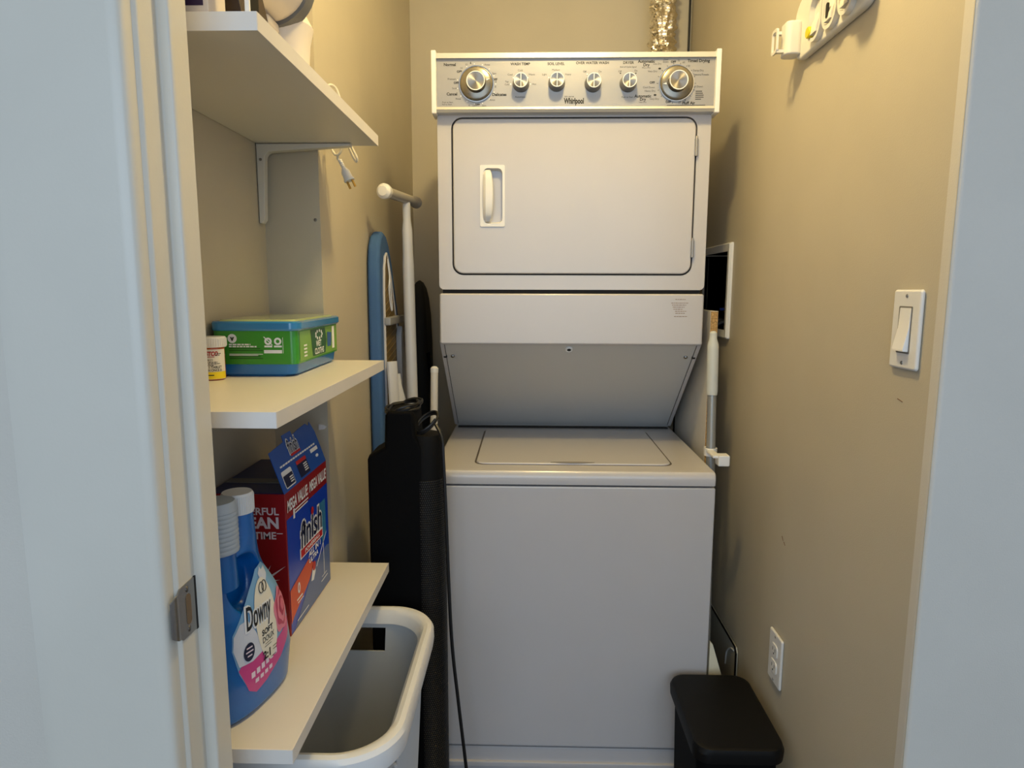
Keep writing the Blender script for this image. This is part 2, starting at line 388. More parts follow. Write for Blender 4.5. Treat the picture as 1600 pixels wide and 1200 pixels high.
# printing on the panel (positions measured on the photograph's panel, turned into metres)
pxx = lambda px: -.2273+(px-682)*.001547
pzz = lambda py: 1.8433-(py-93)*.00148
b = B(); mp = flat((0, PY-.0003+.001, 0), (1, 0, 0), (0, 0, 1))
def T(s, px, py, size, off=0, align='CENTER'):
    b.text(s, size, mp, pxx(px), pzz(py)-size*.35, align, off)
for s, px, py, sz, of in (
    ('Normal', 703, 100, .0095, .0003), ('Cancel', 706, 146, .0095, .0003), ('Delicates', 781, 147, .0095, .0003),
    ('WASH TEMP', 814, 99.5, .0085, .0002), ('SOIL LEVEL', 870, 99.5, .0085, .0002), ('OVER WATER WASH', 927, 98.5, .0085, .0002), ('DRYER', 983, 98.5, .0085, .0002),
    ('Cold', 814, 109.5, .006, 0), ('Cool', 798, 116, .006, 0), ('Warm', 832, 116, .006, 0), ('Hot', 836, 131, .006, 0), ('Tap', 793, 127, .0055, 0), ('Cold', 793, 131.5, .0055, 0),
    ('Medium', 870, 109, .006, 0), ('Light', 852, 116, .006, 0), ('Heavy', 889, 116, .006, 0),
    ('Off', 915, 112, .006, 0), ('On', 939, 112, .006, 0), ('End of Cycle Signal', 983, 105, .0052, 0), ('Off', 970, 112, .006, 0), ('On', 995, 111, .006, 0),
    ('Automatic', 1011, 96.5, .0095, .0003), ('Dry', 1011, 102, .0095, .0003), ('More Dry', 1011, 106.5, .005, 0),
    ('Automatic', 1007, 150.5, .0095, .0003), ('Dry', 1007, 155.5, .0095, .0003), ('Less Dry', 1007, 160, .005, 0),
    ('Timed Drying', 1092, 96, .0095, .0003), ('Fluff Air', 1079, 161.5, .0095, .0003),
    ('OFF', 1053, 97.5, .007, .0003), ('OFF', 1021, 129.5, .007, .0003), ('OFF', 1077, 145.5, .007, .0003), ('OFF', 1047, 160, .007, .0003),
    ('OFF', 718, 111, .007, .0003), ('OFF', 713, 128.5, .007, .0003), ('OFF', 774, 123.5, .007, .0003), ('OFF', 746, 163, .007, .0003),
    ('Prewash', 706, 122.5, .006, 0), ('Soak', 710, 137, .006, 0), ('Rinse', 716, 153.5, .006, 0), ('Rinse', 762, 100.5, .006, 0), ('Spin', 773, 114, .006, 0), ('Rinse', 770, 155.5, .006, 0), ('Spin', 757, 164.5, .006, 0),
    ('14', 721, 105.5, .006, 0), ('10', 729, 100, .006, 0), ('6', 736, 97.5, .007, .0002), ('12', 775, 127, .006, 0), ('8', 775, 135, .006, 0), ('4', 733, 164, .006, 0), ('10', 740, 164.5, .006, 0),
    ('Cool', 1041, 94, .0055, 0), ('Down', 1041, 97.5, .0055, 0), ('Less Dry', 1028, 100.5, .0055, 0), ('Very Dry', 1021, 112, .006, 0), ('70', 1061, 96, .006, 0), ('60', 1069, 98.5, .006, 0), ('50', 1077, 104, .006, 0),
    ('Damp Dry', 1092, 111, .006, 0), ('Cottons/Towels', 1096, 117.5, .006, 0), ('30', 1084, 121.5, .006, 0), ('Cool Down', 1016, 137, .006, 0), ('Heavy Dry', 1018, 142.5, .006, 0), ('Very Dry', 1025, 155, .006, 0),
    ('Cool Down', 1091, 136, .006, 0), ('20', 1073, 156, .006, 0), ('10', 1065, 160, .006, 0), ('Push to Start', 983, 152, .0055, 0), ('Push to Start', 699, 159, .005, 0), ('Pull to Start', 698, 162.5, .005, 0), ('Automatic', 814, 151, .006, 0)):
    T(s, px, py, sz, of)
for k in range(5): b.bars([(pxx(1089), pzz(144+k*3.1), pxx(1089)+(.016, .018, .02, .02, .014)[k], pzz(144+k*3.1)+.0018)], mp)
for px, py in ((971, 115), (995, 115), (1032, 108), (1026, 149)):
    b.patch(ell(pxx(px), pzz(py), .0018 if px < 1000 else .0035, .0014 if px < 1000 else .0022, 14), mp)
b.bars([(pxx(1045), pzz(165.5), pxx(1105), pzz(165.5)+.0012)], mp)
b.fit('Whirlpool', pxx(883), pzz(165), pxx(914.5), pzz(153.0), mp, .045, 0, 1.0)
b.text('6th sense', .006, mp, pxx(884), pzz(152), 'LEFT')
b.build('panel_lettering', LETTER, cp)
b = B()
for px, py in ((803, 121), (814, 116), (826, 121), (830, 131), (799, 131), (859, 121), (870, 116), (881, 121), (919, 116), (935, 115)):
    b.patch(ell(pxx(px), pzz(py), .0017, .0017, 10), mp)
for cx, cz in ((-.130, 1.7875),):
    for a in range(0, 360, 24): b.patch(ell(cx+.047*math.cos(math.radians(a)), cz+.047*math.sin(math.radians(a)), .0012, .0012, 8), mp)
b.build('indicator_dots', LETTERW, cp)
b = B()
for a in range(0, 360, 20):
    a = math.radians(a); c, s_ = math.cos(a), math.sin(a)
    b.patch([(.3555+.044*c-.0005*s_, 1.787+.044*s_+.0005*c), (.3555+.0475*c-.0005*s_, 1.787+.0475*s_+.0005*c), (.3555+.0475*c+.0005*s_, 1.787+.0475*s_-.0005*c), (.3555+.044*c+.0005*s_, 1.787+.044*s_-.0005*c)], mp)
b.build('dial_ticks', LETTER, cp)

# ------------------------------------------------------------------ foil duct and cable
FOIL = M('crinkled_foil', (238, 230, 214), .24, metal=1, bump=.8, scale=90, bdist=.004)
b = B(); n = 40; rings = []
for i in range(150):
    z = 1.80+.648*i/149
    row = []
    for k in range(n):
        a = 2*PI*k/n; zz = z+.004*math.sin(a)
        r = .041+.0035*math.sin(zz*2*PI/.021)+.011*noise.noise(Vector((math.cos(a)*2.6, math.sin(a)*2.6, z*70)))
        row.append((.440+r*math.cos(a), 2.345+r*math.sin(a), z))
    rings.append(row)
b.loft(rings)
tag(b.build('vent_duct', FOIL, sharp=4), 'crinkled silver foil dryer duct rising behind the dryer in the back corner', 'duct')
tag(B().tube([(.552, 2.452, .1), (.5525, 2.452, 1.2), (.552, 2.452, H-.001)], .0038, 8).build('wall_cable', RUBBER), 'thin black cable running down the back right corner beside the foil duct', 'cable')

# ------------------------------------------------------------------ shelves
BRK = M('bracket_white', (214, 210, 200), .4)
SX1 = -.300
for nm, zt, lab in (('top', 1.592, 'topmost white laminate wall shelf, carrying the white desk fan'),
                    ('mid', 1.145, 'middle white laminate wall shelf, carrying the green wipes tub and pill bottle'),
                    ('low', .703, 'lowest white laminate wall shelf, carrying the red and blue detergent box')):
    t = thing('wall_shelf', lab, 'shelf', ((XN+SX1)/2, 1.06, zt), group='white wall shelves in the niche')
    B().box(XN+.001, .768, zt-.0195, SX1-.001, 1.355, zt-.0002, .0008).build('shelf_board', LAMINATE, t)
    b = B().box(SX1-.0012, .7665, zt-.020, SX1+.0004, 1.3555, zt, .0004)
    b.build('front_edging', M('edging_white', (226, 220, 212), .35), t)
    B().box(XN+.001, .7655, zt-.020, SX1, .7685, zt, .0004).build('end_edging', M('edging_white', (226, 220, 212), .35), t)
    # bracket against the niche wall
    zb = zt-.0205; xw = XN+.0015
    P = [(xw, zb), (xw+.185, zb), (xw+.185, zb-.005), (xw+.03, zb-.015)]
    for i in range(5):
        a = PI/2*i/4; P.append((xw+.030-.014*math.sin(a), zb-.029+.014*math.cos(a)))
    P += [(xw+.011, zb-.145), (xw+.006, zb-.152), (xw, zb-.152)]
    if nm == 'mid': ya, yb = 1.030, 1.046
    else: ya, yb = 1.325, 1.343
    bk = B().prism(P, 'y', ya, yb, .002).build('bracket', BRK, t)
    B().lathe([(0, 0), (.003, 0), (.0025, .001), (0, .0012)], (xw+.008, ya, zb-.03), (0, -1, 0), 10).build('screw', SCREW, bk)

# ------------------------------------------------------------------ on the top shelf
ZS = 1.592
t = thing('carton', 'white carton with a dark purple panel at the near end of the top shelf', 'box', (-.45, .82, ZS))
B().box(-.520, .785, ZS, -.362, .830, ZS+.13, .001).build('body', M('carton_white', (222, 212, 205), .6), t)
b = B().patch([(-.515, ZS+.014), (-.3675, ZS+.014), (-.3675, ZS+.12), (-.515, ZS+.12)], flat((0, .7846, 0), (1, 0, 0), (0, 0, 1)))
b.build('purple_panel', M('purple_print', (44, 24, 70), .5), t)
def book(name, lab, x, y, tilt, th, hgt, dep, mat, pg=None):
    t = thing(name, lab, 'book', (x, y, ZS), 0, local=True); t.rotation_euler = (0, tilt, 0)
    B().box(0, 0, 0, th, dep, hgt, .002).build('cover', mat, t)
    B().box(.003, .005, .004, th-.003, dep-.004, hgt+.0006).build('pages', M('page_grey', (120, 112, 104), .8), t)
book('black_book', 'black book leaning beside the white carton on the top shelf', -.406, .86, -.20, .030, .2, .10, BLACKP)
book('brown_book', 'dark brown book leaning to the right of the black one on the top shelf', -.368, .86, -.20, .020, .19, .10, M('dark_brown_cover', (52, 36, 26), .5))
t = thing('booklet', 'slim dark booklet with white spine standing at the front of the top shelf', 'book', (-.323, .80, ZS))
B().box(-.3255, .80, ZS, -.3205, .826, ZS+.15, .0005).build('cover', BLACKP, t)
B().box(-.3257, .797, ZS, -.3203, .801, ZS+.15, .0005).build('spine', PLASTICW, t)
# desk fan
FANW = M('fan_white', (226, 216, 204), .4, var=.01)
t = thing('desk_fan', 'white desk fan with a grey band standing on the top shelf', 'fan', (-.40, 1.15, ZS))
b = B().lathe([(0, 0), (.075, 0), (.078, .006), (.070, .014), (.046, .022), (.042, .03), (.0405, .07), (.043, .10), (.049, .125), (.03, .16), (0, .165)], (-.408, 1.15, ZS), (0, 0, 1), 40)
b.build('stand', FANW, t)
hc = Vector((-.413, 1.092, 1.772)); ha = Vector((-.1, -1, .16)).normalized()
b = B().lathe([(0, -.075), (.035, -.07), (.058, -.045), (.066, -.01), (.068, .03), (.066, .045), (.060, .05), (.056, .046), (0, .046)], hc, ha, 48)
hd = b.build('fan_head', FANW, t)
b = B(); q = ha.to_track_quat('Z', 'Y')
for i in range(48):
    a = 2*PI*i/48
    b.tube([hc+q @ Vector((.012*math.cos(a), .012*math.sin(a), .062)), hc+q @ Vector((.045*math.cos(a+.2), .045*math.sin(a+.2), .058)), hc+q @ Vector((.0655*math.cos(a+.35), .0655*math.sin(a+.35), .043))], .0013, 5)
b.lathe([(0, .058), (.016, .058), (.016, .064), (0, .066)], hc, ha, 24).build('grille', FANW, hd)
# grey band around the head's rear, and the cradle
pts = []
for i in range(15):
    a = math.radians(-125+125*i/14)
    pts.append((hc.x+.071*math.cos(a)-.002, 1.108, hc.z+.071*math.sin(a)))
b = B(); rows = []
for p in pts:
    d_ = (Vector((p[0], 0, p[2]))-Vector((hc.x, 0, hc.z))).normalized()
    P = Vector(p); rows.append([P+d_*-.006+Vector((0, -.010, 0)), P+d_*.002+Vector((0, -.010, 0)), P+d_*.002+Vector((0, .016, 0)), P+d_*-.006+Vector((0, .016, 0))])
b.loft(rows).build('grey_band', M('fan_grey', (104, 104, 104), .4), t)
b = B().box(-.437, 1.055, 1.688, -.395, 1.10, 1.704, .005, 3).build('cradle', FANW, t)
cord = M('white_cord', (222, 214, 196), .45)
b = B().tube([(-.390, 1.225, ZS+.004), (-.385, 1.30, ZS+.003), (-.397, 1.345, ZS+.085), (-.385, 1.368, 1.686), (-.374, 1.374, 1.645), (-.372, 1.372, 1.60), (-.380, 1.372, 1.566), (-.392, 1.374, 1.560), (-.402, 1.378, 1.580), (-.392, 1.384, 1.598), (-.378, 1.380, 1.580), (-.388, 1.378, 1.556), (-.384, 1.378, 1.548)], .0026, 8, 6)
b.tube([(-.372, 1.372, 1.60), (-.362, 1.378, 1.580), (-.350, 1.380, 1.556), (-.352, 1.384, 1.548), (-.360, 1.386, 1.560), (-.372, 1.384, 1.590)], .0024, 8, 6)
b.build('power_cord', cord, t)
pd = Vector((.022, 0, -.048)).normalized(); p0 = Vector((-.384, 1.378, 1.550))
b = B()
for i in range(5): b.lathe([(0, 0), (.0042, 0), (.0045, .002), (.0036, .0035), (0, .0035)], p0+pd*(.004*i), pd, 12)
b.lathe([(0, .018), (.005, .018), (.009, .026), (.0095, .04), (.011, .041), (.011, .045), (0, .045)], p0, pd, 16)
pl = b.build('plug', PLASTICW, t)
for s_ in (-1, 1):
    side = pd.cross(Vector((0, 1, 0))).normalized()*.0055*s_
    b = B(); a = p0+pd*.044+side; e = p0+pd*.060+side
    b.tube([a, e], .0028, 6, flat=.35).build('prong', M('brass', (168, 138, 80), .3, metal=1), pl)

# ------------------------------------------------------------------ on the middle shelf
ZM = 1.145
def tub():
    t = thing('wipes_tub', 'green and blue tub of wet cloths on the middle shelf', 'tub', (-.4585, 1.214, ZM), math.radians(1.4), local=True)
    W, L = .0705, .131
    BLUE = M('tub_blue', (22, 118, 190), .25, coat=.3); GREEN = M('tub_green', (52, 148, 44), .35, coat=.4); LIME = M('tub_lime', (128, 178, 66), .35, coat=.4)
    g = lambda P, z: [(u, v, z) for u, v in P]
    b = B().loft([g(rr(-W+.010, -L+.010, W-.010, L-.010, .018), 0), g(rr(-W+.005, -L+.005, W-.005, L-.005, .018), .004), g(rr(-W+.002, -L+.002, W-.002, L-.002, .016), .03), g(rr(-W+.001, -L+.001, W-.001, L-.001, .016), .078)])
    b.build('tray', BLUE, t)
    b = B().ring(rr(-W, -L, W, L, .012), rr(-W+.003, -L+.003, W-.003, L-.003, .010), 'z', .021, .0765)
    sl = b.build('printed_sleeve', GREEN, t)
    # lighter printed side facing the room
    mx = flat((W+.0004, 0, 0), (0, 1, 0), (0, 0, 1))
    B().patch([(-L+.016, .024), (L-.012, .024), (L-.012, .0745), (-L+.016, .0745)], mx).build('side_print', LIME, sl)
    mx2 = flat((W+.0007, 0, 0), (0, 1, 0), (0, 0, 1))
    B().patch([(-.045, .026), (.035, .026), (.045, .05), (.035, .074), (-.055, .074)], mx2).build('dark_print', M('tub_dark_green', (38, 92, 54), .4), sl)
    mx3 = flat((W+.0010, 0, 0), (0, 1, 0), (0, 0, 1))
    b = B().text('WET', .015, mx3, -.008, .042, 'CENTER', .0004).text('CLOTHS', .015, mx3, -.005, .0285, 'CENTER', .0004)
    b.patch([(.082, .03), (.098, .03), (.098, .073), (.082, .073)], mx3).bars([(-.095, .03+.006*i, -.078, .033+.006*i) for i in range(4)], mx3)
    for i in range(9): b.patch(ell(-.005+.02*math.cos(i*.7), .063+.007*math.sin(i*.7), .004, .003, 8), mx3)
    b.build('side_lettering', LETTERW, sl)
    B().patch([(.048, .036), (.074, .036), (.078, .062), (.05, .064)], mx3).build('blue_picture', M('tub_picture_blue', (50, 96, 160), .4), sl)
    my = flat((0, -L-.0004, 0), (1, 0, 0), (0, 0, 1))
    b = B()
    b.patch(ell(-.036, .064, .0076, .0076, 24), my)
    for i, (y, x1) in enumerate(((.053, -.006), (.0495, .004))):
        k = -.042
        while k < x1: ln = random.uniform(.003, .007); b.bars([(k, y, min(x1, k+ln), y+.0022)], my); k += ln+.0012
    for y, x1 in ((.0375, .014), (.0355, .006)): b.bars([(-.042, y, x1, y+.001)], my)
    # recycling marks in a frame
    for cx in (.0235, .0395):
        b.ring(ell(cx, .0595, .0062, .0062, 18), ell(cx, .0595, .0030, .0030, 18), 'y', -L-.0006, -L-.0004)
        b.bars([(cx-.0065, .0495, cx+.0065, .0525)], my)
    b.loft([[(.016, -L-.0008, .0665), (.017, -L-.0008, .0675), (.031, -L-.0008, .0535), (.030, -L-.0008, .0525)], [(.016, -L-.0005, .0665), (.017, -L-.0005, .0675), (.031, -L-.0005, .0535), (.030, -L-.0005, .0525)]])
    b.bars([(.016, .0395, .046, .045), (.0475, .0395, .0482, .066)], my)
    b.build('end_lettering', LETTERW, sl)
    B().text('v', .012, flat((-.036, -L-.0008, .0605), (1, 0, 0), (0, 0, 1)), 0, 0, 'CENTER', .0006).build('check_mark', M('tub_olive', (40, 52, 24), .5), sl)
    b = B()
    for i in range(5): b.bars([(-.042, .030+.0034*i+(.003 if i > 2 else 0), .014-.004*(i % 3), .0316+.0034*i+(.003 if i > 2 else 0))], my) if i != 2 else None
    b.build('small_print', M('tub_small_print', (30, 96, 28), .5), sl)
    # blue rim and translucent lid
    b = B().loft([g(rr(-W-.003, -L-.003, W+.003, L+.003, .018), .077), g(rr(-W-.0035, -L-.005, W+.006, L+.005, .02), .080), g(rr(-W-.0035, -L-.005, W+.006, L+.005, .02), .090), g(rr(-W-.002, -L-.002, W+.002, L+.002, .018), .0925), g(rr(-W+.006, -L+.006, W-.006, L-.006, .016), .0915)])
    ld = b.build('lid', M('tub_lid_blue', (40, 128, 186), .2, coat=.6), t)
    b = B().loft([g(rr(-W+.005, -L+.005, W-.005, L-.005, .016), .0917), g(rr(-W+.008, -L+.008, W-.008, L-.008, .016), .095), g(rr(-W+.02, -L+.02, W-.02, L-.02, .016), .0955)])
    b.build('lid_window', M('lid_window_pale', (176, 190, 130), .12, coat=.6), ld)
tub()
def pill():
    cx, cy, r = -.5112, 1.050, .0195
    t = thing('pill_bottle', 'amber pill bottle with a white cap on the middle shelf', 'bottle', (cx, cy, ZM))
    b = B().lathe([(0, 0), (r-.002, 0), (r, .002), (r, .052), (r-.002, .055), (0, .055)], (cx, cy, ZM), (0, 0, 1), 40)
    b.build('body', M('amber_plastic', (176, 74, 18), .2, coat=.5), t)
    b = B().lathe([(0, .053), (r+.0025, .053), (r+.003, .054), (r+.003, .067), (r+.0015, .0695), (0, .0695)], (cx, cy, ZM), (0, 0, 1), 40)
    for i in range(40):
        a = 2*PI*i/40; b.box(-.0007, -.0006, ZM+.055, .0007, .0006, ZM+.067)
        for v in b.bm.verts[-8:]: v.co = Vector((cx+(r+.003)*math.cos(a)+v.co.x*math.cos(a)-v.co.y*math.sin(a), cy+(r+.003)*math.sin(a)+v.co.x*math.sin(a)+v.co.y*math.cos(a), v.co.z))
    b.build('cap', PLASTICW, t)
    cyl = lambda lift: (lambda x, y: (cx+(r+lift)*math.sin(x/r+.32), cy-(r+lift)*math.cos(x/r+.32), ZM+y))
    lb = B().bars([(-.026, .002, .026, .050)], cyl(.0002), 28).build('label', M('label_white', (232, 226, 216), .6), t)
    B().bars([(-.026, .0025, .026, .014)], cyl(.0004), 28).build('yellow_strip', M('label_yellow', (240, 214, 30), .6), lb)
    b = B().fit('COSTCO', -.0165, .0395, .0115, .0470, cyl(.0006), .05, .15).bars([(-.020, .0375, .006, .0385)], cyl(.0006), 8)
    b.build('red_lettering', M('label_red', (168, 28, 34), .6), lb)
    b = B().text('Rx 3108623', .0046, cyl(.0006), -.019, .0315, 'LEFT').fit('TAKE 1 TABLET', -.0165, .0198, .0165, .0236, cyl(.0006), .02).fit('MOUTH ONCE D', -.0165, .0148, .0165, .0186, cyl(.0006), .02)
    for y, x1 in ((.029, .010), (.0265, .014), (.024, .004), (.0425, .016), (.040, .014)):
        k = -.019 if y < .035 else .007
        while k < x1: ln = random.uniform(.002, .004); b.bars([(k, y, min(k+ln, x1), y+.0012)], cyl(.0006), 3); k += ln+.0008
    b.bars([(-.018, .008, .004, .0095), (-.018, .005, -.008, .006)], cyl(.0006), 8)
    b.build('lettering', LETTER, lb)
pill()

# ------------------------------------------------------------------ on the lowest shelf
ZL = .703
def dish_box():
    x0, x1, y0, y1, h = -.532, -.401, 1.043, 1.268, .251
    t = thing('detergent_box', 'red and blue dishwasher detergent box with torn-open lid on the lowest shelf', 'box', (x0, y0, ZL))
    RED = M('box_red', (150, 12, 20), .4, coat=.2); BLU = M('box_blue', (12, 66, 186), .35, coat=.3); NAVY = M('box_navy', (12, 20, 84), .4)
    b = B().box(x0, y0, ZL, x1, y1, ZL+h, .0012).build('body', RED, t)
    mx = lambda l: flat((x1+l, y0, ZL), (0, 1, 0), (0, 0, 1))
    Wd = y1-y0
    B().patch([(.003, .002), (Wd-.001, .002), (Wd-.001, h-.046), (.003, h-.046)], mx(.0003)).build('blue_front', BLU, b)
    B().patch([(.018, .002), (Wd-.001, .002), (Wd-.001, .078), (.205, .082), (.130, .074)], mx(.0006)).build('grey_swoosh', M('box_greyblue', (92, 112, 158), .4), b)
    B().patch([(.003, .080), (.003, .020), (.016, .028), (.098, .056), (.112, .066), (.125, .080), (.100, .098)], mx(.0009)).build('orange_patch', M('box_orange', (214, 84, 48), .45), b)
    B().patch([(.166, .178), (.207, .178), (.207, .110), (.196, .100), (.180, .098)], mx(.0005)).build('teal_glass', M('box_teal', (60, 130, 168), .3), b)
    bb = B().fit('MEGA VALUE:', .008, h-.035, .112, h-.014, mx(.0006), .03, .15).fit('MEGA VALUE', .120, h-.035, Wd-.006, h-.014, mx(.0006), .03, .15)
    bb.bars([(.040, .209, .112, .2115), (.044, .2035, .108, .206), (.034, .197, .042, .214)], mx(.0006))
    bb.fit('finish', .060, .126, .184, .181, mx(.0009), .075, .12).patch([(.058, .112), (.186, .110), (.186, .128), (.058, .132)], mx(.0007))
    bb.fit('ALL IN 1', .099, .0995, .168, .110, mx(.0014), .03, .1).fit('ULTRA', .101, .087, .152, .0965, mx(.0014), .03, .1)
    bb.fit('0', .038, .058, .050, .078, mx(.0013), .03).bars([(.032, .048, .060, .051), (.036, .042, .064, .044), (.03, .012, .09, .014), (.165, .022, .205, .024), (.17, .03, .2, .0315)], mx(.0012))
    bb.patch([(.108, .050), (.122, .047), (.134, .060), (.130, .074), (.118, .072)], mx(.0012)).patch([(.140, .066), (.205, .112), (.206, .110), (.142, .064)], mx(.0012)).patch([(.184, .03), (.1865, .03), (.1865, .098), (.184, .098)], mx(.0012))
    bb.build('white_print', LETTERW, b)
    bb = B().fit('finish', .0635, .1295, .1805, .1775, mx(.0015), .012, .12).build('logo', M('logo_navy', (16, 22, 62), .4), b)
    bb = B().patch([(.062, .1145), (.182, .1125), (.182, .125), (.062, .1285)], mx(.0012)).patch(ell(.128, .180, .0075, .0075, 16), mx(.0018)).patch(ell(.126, .073, .009, .009, 14), mx(.0016)).build('red_print', M('logo_red', (196, 30, 34), .4), b)
    bb = B().fit('POWERBALL', .082, .1165, .165, .124, mx(.0015), .02, .1).build('bar_lettering', LETTERW, b)
    my = lambda l: flat((x0, y0-l, ZL), (1, 0, 0), (0, 0, 1))
    bb = B().text('POWERFUL', .0175, my(.0005), .120, .216, 'RIGHT', .0004).text('CLEAN', .0265, my(.0005), .120, .193, 'RIGHT', .0010).text('EVERY TIME', .0175, my(.0005), .114, .174, 'RIGHT', .0004)
    bb.bars([(.115, .183, .125, .1845)], my(.0005)).text('5.1L', .008, my(.0005), .122, .008, 'RIGHT')
    for a, ln in ((.15, .03), (.62, .05), (1.1, .034), (-.25, .022)):
        c, s_ = math.cos(a), math.sin(a); bb.patch([(.087-.003*s_, .098+.003*c), (.087+ln*c, .098+ln*s_), (.087+.003*s_, .098-.003*c)][::-1], my(.0005))
    bb.build('end_print', M('end_print_white', (226, 206, 206), .5), b)
    # top panels: dark inner flaps and the torn-up flap on the room side
    zt = ZL+h
    B().box(x0+.002, y0+.003, zt-.001, x1-.002, y1-.002, zt+.0008).build('top_panel', NAVY, t)
    B().loft([[(x0+.004, y0+.06, zt+.001), (x1-.012, y0+.06, zt+.001), (x1-.012, y0+.085, zt+.001), (x0+.004, y0+.085, zt+.001)], [(x0+.004, y0+.06, zt+.0022), (x1-.012, y0+.06, zt+.0022), (x1-.012, y0+.085, zt+.0022), (x0+.004, y0+.085, zt+.0022)]]).build('tape_strip', M('board_grey', (128, 122, 112), .7), t)
    fu = Vector((0, 1, 0)); fv = Vector((-.32, 0, .947)).normalized(); fn = fu.cross(fv).normalized()
    mf = lambda l: (lambda x, y: Vector((x1, y0, zt))+fu*x+fv*y+fn*l)
    outline = [(.001, 0), (Wd-.001, 0), (Wd-.002, .062), (Wd-.012, .084), (Wd-.022, .078), (Wd-.035, .085), (Wd-.075, .083), (.115, .080), (.113, .088), (.072, .088), (.070, .077), (.001, .073)]
    bb = B(); bb.loft([[mf(-.0012)(*p) for p in outline], [mf(0)(*p) for p in outline]])
    fl = bb.build('torn_flap', M('flap_blue', (26, 82, 168), .4), t)
    bb = B().fit('finish', .074, .049, .126, .080, mf(.0004), .08, .1).bars([(.02+.012*i, .0405, .03+.012*i, .0435) for i in range(15)], mf(.0004))
    bb.patch([(.165, .030), (.205, .030), (.205, .037), (.165, .037)], mf(.0004)).patch(ell(.19, .02, .008, .003, 10), mf(.0004)).patch(rr(.015, .004, .060, .034, .004), mf(.0003)).build('flap_white_print', LETTERW, fl)
    B().fit('finish', .0765, .052, .1235, .0775, mf(.0008), .012, .1).patch(rr(.017, .006, .058, .026, .002), mf(.0008)).patch([(.085, .004), (.135, .004), (.135, .028), (.085, .028)], mf(.0006)).build('flap_navy_print', M('logo_navy', (16, 22, 62), .4), fl)
    B().bars([(.078, .047, .125, .0515), (.085, .028, .135, .0345)], mf(.0009)).build('flap_red_print', M('logo_red', (196, 30, 34), .4), fl)
    bb = B().bars([(.112, .010+.004*i, .130, .012+.004*i) for i in range(4)]+[(.04, .010+.004*i, .055, .012+.004*i) for i in range(3)], mf(.0011)); bb.build('flap_small_print', LETTERW, fl)
dish_box()

